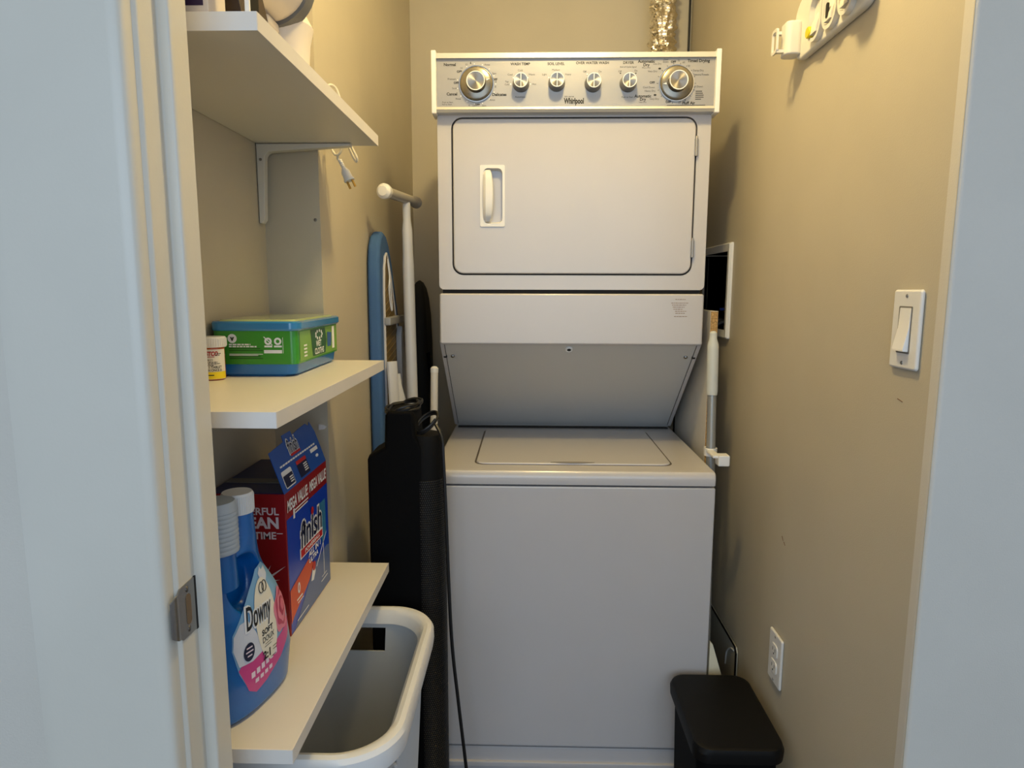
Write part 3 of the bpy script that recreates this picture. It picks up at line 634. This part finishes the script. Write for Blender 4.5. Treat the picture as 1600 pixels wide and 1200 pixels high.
def softener():
    cx0 = -.415
    t = thing('softener_bottle', 'blue fabric softener bottle with pink rose label on the lowest shelf', 'bottle', (cx0, .88, ZL), math.radians(-12))
    BL = M('softener_blue', (10, 100, 176), .28, coat=.3)
    keys = [(0, .800, .955, .038, -.415), (.006, .796, .962, .046, -.415), (.054, .792, .969, .050, -.415), (.115, .792, .957, .050, -.415), (.162, .796, .936, .046, -.413), (.196, .802, .914, .041, -.410), (.218, .812, .903, .035, -.406), (.236, .825, .896, .029, -.401), (.253, .845, .890, .0225, -.3965), (.268, .848, .888, .0200, -.395), (.288, .849, .887, .0190, -.395)]
    def sec(z):
        for a, b in zip(keys, keys[1:]):
            if z <= b[0]:
                s_ = (z-a[0])/(b[0]-a[0]); return tuple(p+(q-p)*s_ for p, q in zip(a[1:], b[1:]))
        return keys[-1][1:]
    N = 2.7
    def recess(y, z):
        e = ((y-.848)/.033)**2+((z-.192)/.043)**2
        if e >= 1: return 0
        q = min(1, (1-e)*2.0); return .024*q*q*(3-2*q)
    def ex(z): return N if z < .15 else max(2, N-(z-.15)*12)
    def xs(y, z, lift=0):
        yn, yf, hx, cx = sec(z); cy, hy = (yn+yf)/2, (yf-yn)/2
        d_ = min(1, abs((y-cy)/hy)); n = ex(z)
        return cx+hx*max(0, 1-d_**n)**(1/n)+lift
    rings = []; ns = 180
    zz = [0, .002, .006]+[.006+.282*i/130 for i in range(1, 131)]
    for z in zz:
        yn, yf, hx, cx = sec(z); cy, hy = (yn+yf)/2, (yf-yn)/2; row = []; n = ex(z)
        for k in range(ns):
            a = 2*PI*k/ns; c, s_ = math.cos(a), math.sin(a)
            x = cx+hx*math.copysign(abs(c)**(2/n), c); y = cy+hy*math.copysign(abs(s_)**(2/n), s_)
            if c > 0: x -= recess(y, z)
            row.append((x, y, ZL+z))
        rings.append(row)
    b = B().loft(rings)
    b.lathe([(0, 0), (.024, 0), (.023, .03), (.022, .052), (0, .052)], (-.3935, .8195, ZL+.196), (0, 0, 1), 28)
    body = b.build('body', BL, t, sharp=60)
    b = B().lathe([(0, 0), (.0205, 0), (.021, .001), (.021, .026), (.0195, .0285), (.017, .028), (0, .028)], (-.395, .868, ZL+.284), (0, 0, 1), 36)
    for i in range(48):
        a = 2*PI*i/48; b.tube([(-.395+.021*math.cos(a), .868+.021*math.sin(a), ZL+.286), (-.395+.021*math.cos(a), .868+.021*math.sin(a), ZL+.309)], .0006, 4)
    b.build('white_cap', PLASTICW, t)
    prof = [(0, 0), (.0265, 0), (.0270, .002)]
    for i in range(9): prof += [(.0268, .004+.006*i), (.0261, .006+.006*i), (.0268, .0075+.006*i)]
    prof += [(.0258, .062), (.0235, .068), (0, .069)]
    b = B().lathe(prof, (-.3917, .8185, ZL+.247), (0, 0, 1), 40)
    b.build('measuring_cap', M('clear_cap', (196, 206, 214), .3, trans=.15), t, label='translucent ribbed measuring cap')
    ml = lambda l: (lambda y, z: (xs(y, z*1.05, l), y, ZL+z*1.05))
    lab = [(.862, .196), (.880, .199), (.900, .186), (.918, .164), (.931, .140), (.938, .110), (.939, .085), (.932, .070), (.905, .052), (.870, .036), (.848, .031), (.834, .040), (.820, .070), (.812, .105), (.814, .125), (.830, .150), (.846, .175)]
    lo = B().patch(lab, ml(.0006), 4).build('label', M('label_sky', (128, 176, 214), .35, coat=.2), t)
    B().patch([(.819, .075), (.834, .040), (.848, .031), (.870, .036), (.905, .052), (.932, .070), (.938, .085), (.939, .098), (.925, .088), (.895, .080), (.86, .085), (.835, .092)], ml(.0010), 4).build('pink_print', M('label_pink', (206, 70, 138), .35), lo)
    B().patch([(.813, .105), (.815, .123), (.824, .136), (.836, .138), (.848, .12), (.858, .10), (.862, .082), (.842, .078), (.820, .080)], ml(.0013), 4).patch([(.866, .188), (.872, .196), (.876, .190), (.886, .192), (.890, .180), (.884, .172), (.874, .170)], ml(.0013), 3).build('cloud_print', M('label_cloud', (214, 218, 228), .4), lo)
    B().patch(ell(.875, .122, .0235, .060, 32, .12), ml(.0016), 4).build('cream_oval', M('label_cream', (236, 228, 208), .45), lo)
    B().fit('Downy', .8305, .1095, .8895, .157, ml(.0019), .06, .12).build('name_outline', LETTERW, lo)
    b = B().fit('Downy', .8335, .1125, .8865, .1545, ml(.0024), .014, .12).fit('SOFT', .862, .1020, .8875, .1105, ml(.0020), .03).fit('DOUX', .863, .0915, .8895, .0995, ml(.0020), .005)
    b.text('2:1', .0155, ml(.0020), .872, .068, 'CENTER', .0006).bars([(.868, .0880, .886, .0888), (.866, .0845, .882, .0853), (.885, .076, .896, .077), (.885, .072, .894, .073), (.880, .064, .892, .0648)], ml(.0020))
    for cy_ in (.869, .876):
        pts = ell(cy_, .168, .0052, .0075, 20); b.tube([ml(.0020)(*p) for p in pts]+[ml(.0020)(*pts[0])], .0006, 4)
    b.build('lettering', LETTER, lo)
    RO = [('rose_pink', (226, 128, 152), 1), ('rose_deep', (196, 70, 98), .80), ('rose_light', (228, 132, 150), .66), ('rose_core', (176, 48, 76), .44), ('rose_heart', (216, 108, 130), .28)]
    for i, (nm, col, k) in enumerate(RO):
        P = []
        for j in range(36):
            a = 2*PI*j/36; w_ = 1+.09*math.sin(5*a+i*1.3); P.append((.9135+.0195*k*w_*math.cos(a)+.001*i, .117+.031*k*w_*math.sin(a)+.0015*i))
        B().patch(P, ml(.0019+.0003*i), 3).build('rose_print', M(nm, col, .4), lo)
    B().patch(ell(.836, .094, .0095, .0125, 24), ml(.0020), 3).build('round_badge', M('badge_navy', (30, 38, 66), .4), lo)
    b = B().bars([(.831, .099, .841, .101), (.8295, .0935, .8425, .0955), (.832, .088, .840, .090)], ml(.0024))
    b.bars([(.838+.010*i, .055+.0015*i, .845+.010*i, .063+.0015*i) for i in range(6)]+[(.845+.010*i, .045+.001*i, .852+.010*i, .051+.001*i) for i in range(4)], ml(.0014))
    b.build('small_white_print', M('label_soft_white', (232, 214, 226), .5), lo)
softener()

# ------------------------------------------------------------------ laundry basket
def basket():
    x0, x1, y0, y1, h = -.520, -.207, .893, 1.352, .600
    t = thing('laundry_basket', 'tall white plastic laundry basket under the lowest shelf', 'basket', ((x0+x1)/2, (y0+y1)/2, 0))
    g = lambda P, z: [(u, v, z) for u, v in P]
    n = 14
    def sect(z, d=0):
        k = .030*(1-z/h)+d
        return rr(x0+k, y0+k, x1-k, y1-k, .085-d*.6, n)
    zs = [0, .01, .05, .15, .25, .35, .45, .505, .515, .548, .558, .575]
    R = [sect(z, .010) for z in zs]; m_ = len(R[0])
    tb = bmesh.new()
    V = [[tb.verts.new((p[0], p[1], z+.004)) for p in r] for r, z in zip(R, zs)]
    # extra subdivision along the straight far and near walls so that the hand holes are real openings
    for i in range(len(zs)-1):
        for k in range(m_):
            j = (k+1) % m_
            straight_far = k == 2*(n+1)-1
            straight_near = k == 4*(n+1)-1
            if straight_far or straight_near:
                a0, a1, b0, b1 = V[i][k].co, V[i][j].co, V[i+1][k].co, V[i+1][j].co
                steps = [0, .06, .985, 1]
                A = [tb.verts.new(a0.lerp(a1, s_)) for s_ in steps]; D = [tb.verts.new(b0.lerp(b1, s_)) for s_ in steps]
                for q in range(3):
                    if q == 1 and zs[i] >= .504 and zs[i+1] <= .559: continue
                    tb.faces.new((A[q], A[q+1], D[q+1], D[q]))
            else:
                tb.faces.new((V[i][k], V[i][j], V[i+1][j], V[i+1][k]))
    tb.faces.new(V[0])
    bmesh.ops.remove_doubles(tb, verts=tb.verts[:], dist=1e-5)
    bmesh.ops.recalc_face_normals(tb, faces=tb.faces[:])
    bmesh.ops.solidify(tb, geom=tb.faces[:], thickness=.003)
    bk = B(); bk._merge(tb)
    body = bk.build('basket_body', PLASTICG, t, sharp=40)
    # raised ribs on the outside
    b = B()
    out = sect(.5, .0075); lo = sect(.04, .0075)
    P = []
    for k in range(m_):
        j = (k+1) % m_; a = Vector(out[k]); c = Vector(out[j]); a2 = Vector(lo[k]); c2 = Vector(lo[j])
        L = (c-a).length; steps = max(1, round(L/.016))
        for s_ in range(steps): P.append((a.lerp(c, s_/steps), a2.lerp(c2, s_/steps)))
    last = None
    for a, a2 in P:
        if last is not None and (a-last).length < .011: continue
        last = a; b.tube([(a.x, a.y, .50), (a2.x, a2.y, .045)], .0038, 6)
    b.build('ribs', PLASTICG, t)
    # thick rolled rim
    prof = [(.012, .572), (.006, .590), (.000, .598), (-.008, .601), (-.016, .599), (-.0205, .592), (-.021, .575), (-.019, .560), (-.015, .560), (-.014, .572), (.004, .572)]
    b = B(); rings = []
    for d_, z in prof:
        rings.append(g(rr(x0+.005+d_, y0+.005+d_, x1-.005-d_, y1-.005-d_, .085-d_*.7, n), z))
    b.loft(rings, loop=True).build('rim', PLASTICW, t)
    fw = R[0][2*(n+1)-1], R[0][(2*(n+1)) % m_]
basket()

# ------------------------------------------------------------------ slim bin
def bin_():
    t = thing('waste_bin', 'slim black lidded waste bin on the floor in the right corner', 'bin', (.44, 1.36, 0))
    g = lambda P, z: [(u, v, z) for u, v in P]
    b = B().loft([g(rr(.372, 1.262, .508, 1.478, .025), 0), g(rr(.362, 1.252, .520, 1.490, .028), .10), g(rr(.358, 1.247, .526, 1.494, .028), .322)])
    b.build('body', BLACKM, t)
    B().ring(rr(.3565, 1.2455, .5275, 1.4955, .028), rr(.361, 1.25, .523, 1.491, .026), 'z', .322, .327).build('liner_rim', M('rim_grey', (120, 120, 120), .35, metal=.6), t)
    b = B().loft([g(rr(.352, 1.240, .532, 1.500, .03), .327), g(rr(.347, 1.232, .535, 1.505, .034), .332), g(rr(.346, 1.230, .536, 1.506, .035), .352), g(rr(.350, 1.234, .533, 1.503, .035), .362), g(rr(.358, 1.243, .526, 1.496, .032), .3655)])
    b.build('lid', BLACKP, t)
    B().prism(rr(.40, 1.218, .48, 1.262, .012), 'z', .004, .018, .003).build('pedal', BLACKP, t)
bin_()

# ------------------------------------------------------------------ tower fan
def tower():
    t = thing('tower_fan', 'black tower fan with a mesh grille standing left of the washer', 'fan', (-.275, 1.49, 0))
    sil = [(-.356, .02), (-.233, .02), (-.233, .945), (-.247, .968), (-.250, 1.018), (-.256, 1.026), (-.306, 1.026), (-.314, 1.016), (-.317, .945), (-.352, .925), (-.356, .915)]
    B().prism(sil, 'y', 1.415, 1.522, .008, 3).build('body', BLACKM, t)
    B().box(-.365, 1.395, 0, -.185, 1.522, .022, .008).build('base', BLACKM, t)
    cx, cy, r = -.2305, 1.458, .042
    b = B().lathe([(0, 0), (r, 0), (r, .86), (r-.001, .93), (r-.006, .948), (0, .953)], (cx, cy, .02), (0, 0, 1), 40)
    b.build('column', M('column_black', (12, 11, 10), .7, spec=.2), t)
    tb = bmesh.new(); n, rows = 60, 150
    for i in range(rows):
        z0 = .07+.80*i/rows; z1 = .07+.80*(i+.45)/rows
        for k in range(n):
            a0 = 2*PI*(k+(.5 if i % 2 else 0))/n; a1 = a0+2*PI/n*.55
            q = [(cx+(r+.0018)*math.cos(a), cy+(r+.0018)*math.sin(a), z) for a, z in ((a0, z0), (a1, z0), (a1, z1), (a0, z1))]
            p = [(cx+r*.99*math.cos(a), cy+r*.99*math.sin(a), z) for a, z in ((a0, z0-.001), (a1, z0-.001), (a1, z1+.001), (a0, z1+.001))]
            if math.sin((a0+a1)/2) < .4:
                A = [tb.verts.new(v) for v in q]; D = [tb.verts.new(v) for v in p]
                tb.faces.new(A)
                for e in range(4): tb.faces.new((A[e], D[e], D[(e+1) % 4], A[(e+1) % 4]))
    b = B(); b._merge(tb); b.build('grille', M('grille_black', (44, 43, 42), .35), t)
    # cord coiled over the top and hanging down in front of the washer
    b = B()
    P = []
    for i in range(40):
        a = 2*PI*i/13; P.append((-.281+.036*math.cos(a)+.005*math.sin(i*1.7), 1.468+.046*math.sin(a+.1*math.sin(i)), 1.025+.010*math.sin(a+1+.4*math.sin(i*.9))+.0002*i))
    b.tube(P, .0034, 7, 3)
    P = []
    for i in range(22):
        a = 2*PI*i/11; P.append((-.228+.026*math.cos(a), 1.455+.02*math.sin(a), .988+.022*math.sin(a+.8)+.0005*i))
    b.tube(P, .003, 7, 3)
    b.tube([(-.205, 1.44, .992), (-.190, 1.425, .965), (-.186, 1.415, .92), (-.181, 1.41, .80), (-.176, 1.41, .62), (-.170, 1.41, .48), (-.158, 1.41, .35), (-.143, 1.412, .20), (-.134, 1.415, .10), (-.125, 1.43, .006), (-.10, 1.47, .0045), (-.05, 1.49, .0045)], .0040, 8, 6)
    b.build('power_cord', RUBBER, t)
tower()

# ------------------------------------------------------------------ ironing board
def ironing():
    t = thing('ironing_board', 'folded blue ironing board leaning on the left wall', 'ironing board', (-.39, 1.88, 0))
    out = [(1.720, .10), (1.720, 1.300), (1.724, 1.365), (1.735, 1.405), (1.755, 1.430), (1.785, 1.443), (1.82, 1.435), (1.85, 1.412), (1.885, 1.365), (1.95, 1.24), (2.01, 1.10), (2.04, .98), (2.05, .85), (2.05, .10)]
    B().prism(out, 'x', -.4185, -.386, .010, 3).build('cover', M('blue_cotton', (62, 100, 150), .85, bump=.5, scale=700, var=.06), t)
    inn = [(1.757, .13), (1.757, 1.28), (1.765, 1.345), (1.780, 1.378), (1.797, 1.386), (1.812, 1.374), (1.845, 1.325), (1.905, 1.21), (1.965, 1.08), (1.995, .97), (2.005, .84), (2.005, .13)]
    B().prism(inn, 'x', -.3865, -.3835).build('mesh_panel', M('mesh_tan', (150, 126, 76), .5, metal=.5, bump=1.0, scale=260, var=.2), t)
    b = B()
    for k in range(60):
        z = .2+1.1*k/60
        b.tube([(-.3832, 1.76, z), (-.3832, 1.80+.16*max(0, min(1, (1.36-z)/.3)), z+.03)], .0012, 4)
    b.build('mesh_wires', M('mesh_wire', (176, 150, 92), .4, metal=.6), t)
    b = B().tube([(-.3835, y, z) for y, z in inn]+[(-.3835,)+inn[0]], .0036, 6)
    b.build('elastic_trim', M('trim_offwhite', (206, 202, 200), .9, bump=.8, scale=500), t)
    b = B().box(-.384, 1.752, 1.195, -.366, 1.945, 1.217, .004).build('crossbar', M('bar_grey', (150, 150, 150), .4), t)
    b = B().tube([(-.3805, 1.80, 1.372), (-.378, 1.808, 1.33), (-.3785, 1.80, 1.29), (-.3775, 1.815, 1.24), (-.3775, 1.83, 1.235), (-.378, 1.825, 1.27), (-.3785, 1.812, 1.32), (-.3805, 1.80, 1.365)], .0018, 6, 4)
    b.build('drawstring', LETTERW, t)
    WH = M('leg_white', (204, 204, 206), .35)
    # leg with its foot bar
    ft = B().tube([(-.3615, 1.712, 1.535), (-.3225, 1.905, 1.535)], .0135, 16).build('foot_bar', M('foot_grey', (176, 170, 160), .35), t)
    dv = Vector((.039, .193, 0)).normalized()
    B().lathe([(0, -.004), (.012, -.003), (.019, .004), (.0195, .012), (.017, .024), (.0138, .028)], (-.3655, 1.692, 1.535), dv, 24).build('end_cap', PLASTICW, ft)
    B().lathe([(0, -.004), (.012, -.003), (.0165, .004), (.0165, .012), (.0145, .020), (.0138, .024)], (-.319, 1.925, 1.535), -dv, 24).build('end_cap', M('foot_grey', (176, 170, 160), .35), ft)
    B().tube([(-.334, 1.842, 1.540), (-.334, 1.841, 1.50), (-.3325, 1.84, 1.42), (-.331, 1.838, 1.30), (-.326, 1.832, .95), (-.322, 1.825, .60), (-.320, 1.82, .25)], [.0085, .011, .0145, .016, .016, .016, .016], 14, 3).build('leg', WH, t)
    B().tube([(-.364, 1.745, 1.10), (-.352, 1.735, .80), (-.338, 1.72, .3)], .0155, 12, 3, .6).build('leg', WH, t)
    B().tube([(-.358, 1.80, 1.06), (-.340, 1.775, .86), (-.332, 1.765, .35)], [.006, .013, .015, .015], 12, 4, .6).build('leg', WH, t)
    B().prism([(1.90, .30), (1.90, 1.16), (1.915, 1.185), (1.93, 1.16), (1.985, .96), (1.985, .30)], 'x', -.383, -.366, .004).build('side_rail', M('rail_grey', (170, 172, 176), .45), t)
    B().tube([(-.345, 1.95, 1.08), (-.342, 1.94, .90), (-.340, 1.93, .5)], .004, 8).build('rod', M('rod_copper', (120, 92, 74), .4, metal=.7), t)
ironing()
# dark bag in the corner behind the board
t = thing('soft_bag', 'black soft bag standing in the back left corner behind the ironing board', 'bag', (-.37, 2.28, 0))
b = B(); rings = []
for k, z in enumerate((.01, .04, .3, .6, .9, 1.1, 1.2, 1.26, 1.295, 1.315, 1.322)):
    w_ = (.88, 1, 1, .98, .96, .92, .84, .70, .52, .28, .05)[k]
    rings.append([(-.375+u*w_, 2.29+v*w_, z) for u, v in rr(-.036, -.09, .036, .09, .03)])
b.loft(rings)
b.build('body', M('bag_black', (16, 16, 14), .8, bump=.4, scale=120), t)
B().tube([(-.339, 2.22, 1.08), (-.330, 2.24, .95), (-.329, 2.27, .85), (-.339, 2.30, .80)], .006, 8, 5).build('strap', BLACKM, t)
t = thing('broom', 'white broom pole leaning in the gap left of the washer', 'pole', (-.254, 1.66, 0))
B().tube([(-.262, 1.615, .0), (-.246, 1.69, .9), (-.2455, 1.712, 1.078)], .0098, 14).build('pole', M('pole_white', (196, 192, 184), .4), t)
B().lathe([(.0098, 0), (.0105, .002), (.0105, .012), (.006, .017), (0, .018)], (-.2455, 1.712, 1.074), (0, .12, 1), 14).build('end_cap', PLASTICG, t)

# ------------------------------------------------------------------ right gap: board, mop, bag, sheet
def nodes_chip():
    mt = M('raw_particle_board', (176, 140, 88), .85, bump=.8, scale=350, var=.35)
    for nd in mt.node_tree.nodes:
        if nd.type == 'TEX_NOISE' and abs(nd.inputs['Scale'].default_value-6) < .01: nd.inputs['Scale'].default_value = 260
    return mt
t = thing('laminate_board', 'loose white laminate board with raw front edge standing right of the washer', 'board', (.478, 1.9, 0))
B().box(.4745, 1.737, .0, .4945, 2.10, 1.237, .0005).build('panel', LAMINATE, t)
B().box(.4752, 1.7355, .001, .4938, 1.7372, 1.236).build('raw_edge', nodes_chip(), t, label='raw brown particle board edge')
t = thing('mop', 'grey mop pole with a pale grip standing right of the washer', 'mop', (.4685, 1.655, 0))
B().tube([(.470, 1.60, .03), (.4665, 1.650, .9), (.4665, 1.665, 1.065)], .0112, 16).build('pole', M('mop_grey', (150, 150, 146), .35, metal=.3), t)
B().lathe([(0, -.030), (.0128, -.030), (.0140, -.02), (.0140, .085), (.0135, .098), (.0095, .112), (.0090, .126), (.0055, .131), (0, .132)], (.4665, 1.664, 1.058), (0, .08, 1), 24).build('grip', M('grip_pale', (198, 200, 194), .5), t)
b = B().ring(rr(.4510, 1.636, .482, 1.668, .012), rr(.4545, 1.639, .4785, 1.665, .010), 'z', .874, .894)
b.box(.452, 1.575, .885, .470, 1.640, .892, .002).box(.464, 1.570, .866, .492, 1.600, .893, .003).build('clip', PLASTICW, t, label='white plastic clip')
B().box(.4535, 1.602, .0, .485, 1.70, .05, .012).build('mop_head', M('mop_head_grey', (120, 122, 126), .9), t)
t = thing('paper_bag', 'cream paper bag on the floor between the washer and right wall', 'bag', (.478, 1.545, 0))
b = B().loft([[(.453, 1.53, 0), (.50, 1.53, 0), (.50, 1.56, 0), (.453, 1.56, 0)], [(.453, 1.53, .30), (.505, 1.532, .28), (.505, 1.558, .28), (.453, 1.558, .30)], [(.456, 1.54, .428), (.463, 1.54, .42), (.463, 1.548, .42), (.456, 1.548, .428)]])
b.build('body', M('cream_paper', (224, 214, 186), .7, bump=.4, scale=60), t)
t = thing('grey_sheet', 'flat grey sheet leaning on the right wall behind the waste bin', 'sheet', (.555, 1.75, 0))
B().prism([(1.625, .002), (1.632, .345), (1.640, .356), (2.05, .356), (2.05, .002)], 'x', .5512, .5578, .001).build('sheet', M('sheet_grey', (188, 184, 168), .4, bump=.2, scale=90), t)
B().tube([(.5505, 1.645, .345), (.5495, 1.67, .338), (.5495, 1.70, .31), (.5505, 1.71, .27)], .0022, 6, 4).build('pale_strap', PLASTICW, t)
B().tube([(.5508, 1.622, .02), (.5508, 1.629, .345), (.5508, 1.640, .3585), (.5508, 2.05, .3585)], .0025, 6).build('dark_binding', BLACKM, t)

# ------------------------------------------------------------------ things on the right wall
mXr = lambda l: flat((XR-l, 0, 0), (0, -1, 0), (0, 0, 1))      # drawing plane facing the closet (-X)
t = thing('light_switch', 'white rocker light switch on the right wall', 'light switch', (XR, .985, 1.234))
b = B().prism(rr(.9495, 1.1755, 1.0215, 1.2925, .005), 'x', XR-.0065, XR, .004, 3)
b.build('cover_plate', PLASTICW, t)
B().ring(rr(.9685, 1.199, 1.0025, 1.268, .002), rr(.9705, 1.201, 1.0005, 1.266, .002), 'x', XR-.0072, XR-.006).build('rocker_gap', M('gap_grey', (120, 116, 110), .6), t)
b = B().prism([(XR-.004, 1.2015), (XR-.0145, 1.2025), (XR-.0150, 1.206), (XR-.0085, 1.236), (XR-.0075, 1.2655), (XR-.004, 1.2655)], 'y', .971, 1.0, .0008)
b.build('rocker', M('rocker_white', (238, 236, 232), .3), t)
for z in (1.185, 1.283): B().lathe([(0, 0), (.003, 0), (.0026, .001), (0, .0013)], (XR-.0063, .9855, z), (-1, 0, 0), 12).build('screw', SCREW, t)
t = thing('power_outlet', 'white duplex power outlet low on the right wall above the bin', 'outlet', (XR, 1.384, .478))
B().prism(rr(1.3485, .4195, 1.4195, .5365, .005), 'x', XR-.0065, XR, .004, 3).build('cover_plate', PLASTICW, t)
for z in (.459, .497):
    rc = B().prism(rr(1.367, z-.0145, 1.401, z+.0145, .009), 'x', XR-.0085, XR-.006, .001).build('receptacle', M('rocker_white', (238, 236, 232), .3), t)
    B().box(XR-.0088, 1.3765, z-.002, XR-.008, 1.3782, z+.006).box(XR-.0088, 1.390, z-.002, XR-.008, 1.3917, z+.006).prism(ell(1.384, z-.0075, .0025, .0022, 12), 'x', XR-.0088, XR-.008).build('slots', DARKGAP, rc)
for z in (.428, .528): B().lathe([(0, 0), (.003, 0), (.0026, .001), (0, .0013)], (XR-.0063, 1.384, z), (-1, 0, 0), 12).build('screw', SCREW, t)
# recessed washer outlet box
t = thing('outlet_box', 'white recessed washer outlet box set in the right wall beside the dryer', 'outlet box', (XR, 1.985, 1.29))
oo, ii = rr(1.8487, 1.156, 2.123, 1.4215, .004), rr(WY0, WZ0, WY1, WZ1, .003)
f = AX['x']
g = lambda P, x: [f(u, v, x) for u, v in P]
oo2 = rr(1.853, 1.160, 2.119, 1.4175, .004)
b = B().loft([g(oo, XR-.0002), g(oo, XR-.006), g(oo2, XR-.011), g(ii, XR-.009), g(ii, XR-.0002)], loop=True)
b.build('frame', PLASTICW, t)
b = B().loft([g(ii, XR-.009), g(ii, XR+.075)], caps=(0, 1)); b.build('recess', M('recess_beige', (205, 196, 176), .6), t)
for y, c in ((1.94, (160, 30, 26)), (2.03, (30, 60, 150))):
    v = B().lathe([(.009, 0), (.009, .045), (.013, .046), (.013, .06), (.008, .062), (.008, .085)], (XR+.045, y, WZ0), (0, 0, 1), 16).build('valve', M('brass', (168, 138, 80), .3, metal=1), t)
    B().box(XR+.022, y-.006, WZ0+.05, XR+.06, y+.006, WZ0+.058, .002).build('valve_lever', M('lever_%d' % c[0], c, .4), v)
    B().tube([(XR+.045, y, WZ0+.004), (XR+.03, y+.01, WZ0+.02), (XR+.0, y+.02, WZ0+.012), (XR-.03, y+.03, WZ0-.02), (XR-.035, y+.035, .9), (XR-.035, y+.035, .3)], .008, 8, 4).build('hose', M('hose_black', (24, 24, 26), .5), v)

for nm, P in (('scuff', [(1.40, .756), (1.392, .748), (1.391, .7495), (1.398, .758)]), ('scuff', [(1.388, .747), (1.380, .742), (1.3795, .7435), (1.387, .749)]), ('scuff', [(.999, 1.128), (.985, 1.1255), (.985, 1.1265), (.999, 1.1295)])):
    o = B().prism(P, 'x', XR-.0006, XR+.0005).build(nm, M('scuff_brown', (140, 108, 84), .8), bpy.data.objects['wall_right'])
    o['kind'] = 'structure'
# broom holder
def holder():
    HW = M('holder_white', (226, 222, 212), .38)
    t = thing('broom_holder', 'white broom and mop holder rack high on the right wall', 'wall rack', (XR, 1.30, 1.80))
    b = B().prism(rr(1.135, 1.751, 1.462, 1.872, .045), 'x', XR-.016, XR, .005, 3)
    b.build('back_plate', HW, t)
    for i, yc in enumerate((1.338, 1.276, 1.214)):
        # arched gripper bay: raised rim, ramp, roller
        arch = rr(yc-.0285, 1.757, yc+.0285, 1.846, .028); ia = rr(yc-.0225, 1.764, yc+.0225, 1.839, .022)
        br = B().ring(arch, ia, 'x', XR-.026, XR-.014).build('gripper_bay', HW, t)
        B().prism([(XR-.014, 1.770), (XR-.029, 1.770), (XR-.028, 1.782), (XR-.014, 1.815)], 'y', yc-.014, yc+.014, .002).build('ramp', HW, br)
        if i == 1: B().prism(rr(yc-.005, 1.774, yc+.004, 1.800, .004), 'x', XR-.0296, XR-.027).build('slot', DARKGAP, br)
    B().lathe([(0, 0), (.0105, 0), (.0105, .008), (.009, .0095), (0, .010)], (XR-.022, 1.354, 1.778), (-1, 0, 0), 24).build('yellow_button', M('button_yellow', (232, 206, 20), .4), t)
    b = B().prism(rr(XR-.046, 1.418, XR-.012, 1.458, .012), 'z', 1.762, 1.826, .004, 3)
    e = b.build('end_block', HW, t)
    b = B().ring(rr(1.428, 1.768, 1.458, 1.816, .008), rr(1.433, 1.774, 1.453, 1.810, .005), 'x', XR-.062, XR-.058)
    b.box(XR-.060, 1.430, 1.768, XR-.042, 1.440, 1.774).box(XR-.060, 1.446, 1.808, XR-.042, 1.456, 1.814).build('hook_loop', HW, e)
    for yc in (1.245,):
        b = B().tube([(XR-.014, yc, 1.86), (XR-.035, yc, 1.86), (XR-.048, yc, 1.863), (XR-.052, yc, 1.875)], .007, 10, 4).build('hook', HW, t)
    B().lathe([(0, 0), (.032, 0), (.032, .04), (.028, .044), (0, .045)], (XR-.014, 1.172, 1.800), (-1, 0, 0), 32).build('round_housing', HW, t)
holder()

# small marks in the niche and a wall anchor
tag(B().lathe([(0, 0), (.0035, 0), (.003, .001), (0, .0015)], (-.432, YN, 1.4295), (0, -1, 0), 12).build('wall_screw', SCREW), 'small screw in the niche wall under the top shelf', 'screw')
tag(B().prism([(-.441, .996), (-.429, .998), (-.4245, 1.003), (-.431, 1.007), (-.441, 1.008)], 'y', YN-.003, YN).build('wall_anchor', PLASTICW), 'small white wall anchor in the niche wall under the middle shelf', 'anchor')

# ------------------------------------------------------------------ ceiling lamp (above the view)
t = thing('ceiling_lamp', 'round flush ceiling lamp with white dome above the closet', 'ceiling light', (LAMP[0], LAMP[1], H))
B().lathe([(0, 0), (.13, 0), (.13, -.018), (.12, -.022), (0, -.022)], (LAMP[0], LAMP[1], H), (0, 0, 1), 40).build('base_plate', STEEL, t)
B().lathe([(.118, -.022), (.112, -.05), (.09, -.075), (.05, -.092), (0, -.098)], (LAMP[0], LAMP[1], H), (0, 0, 1), 40).build('dome', M('lamp_glass', (255, 226, 170), .4, emit=3), t)

for o in bpy.data.objects:
    if '_o' in o: del o['_o']
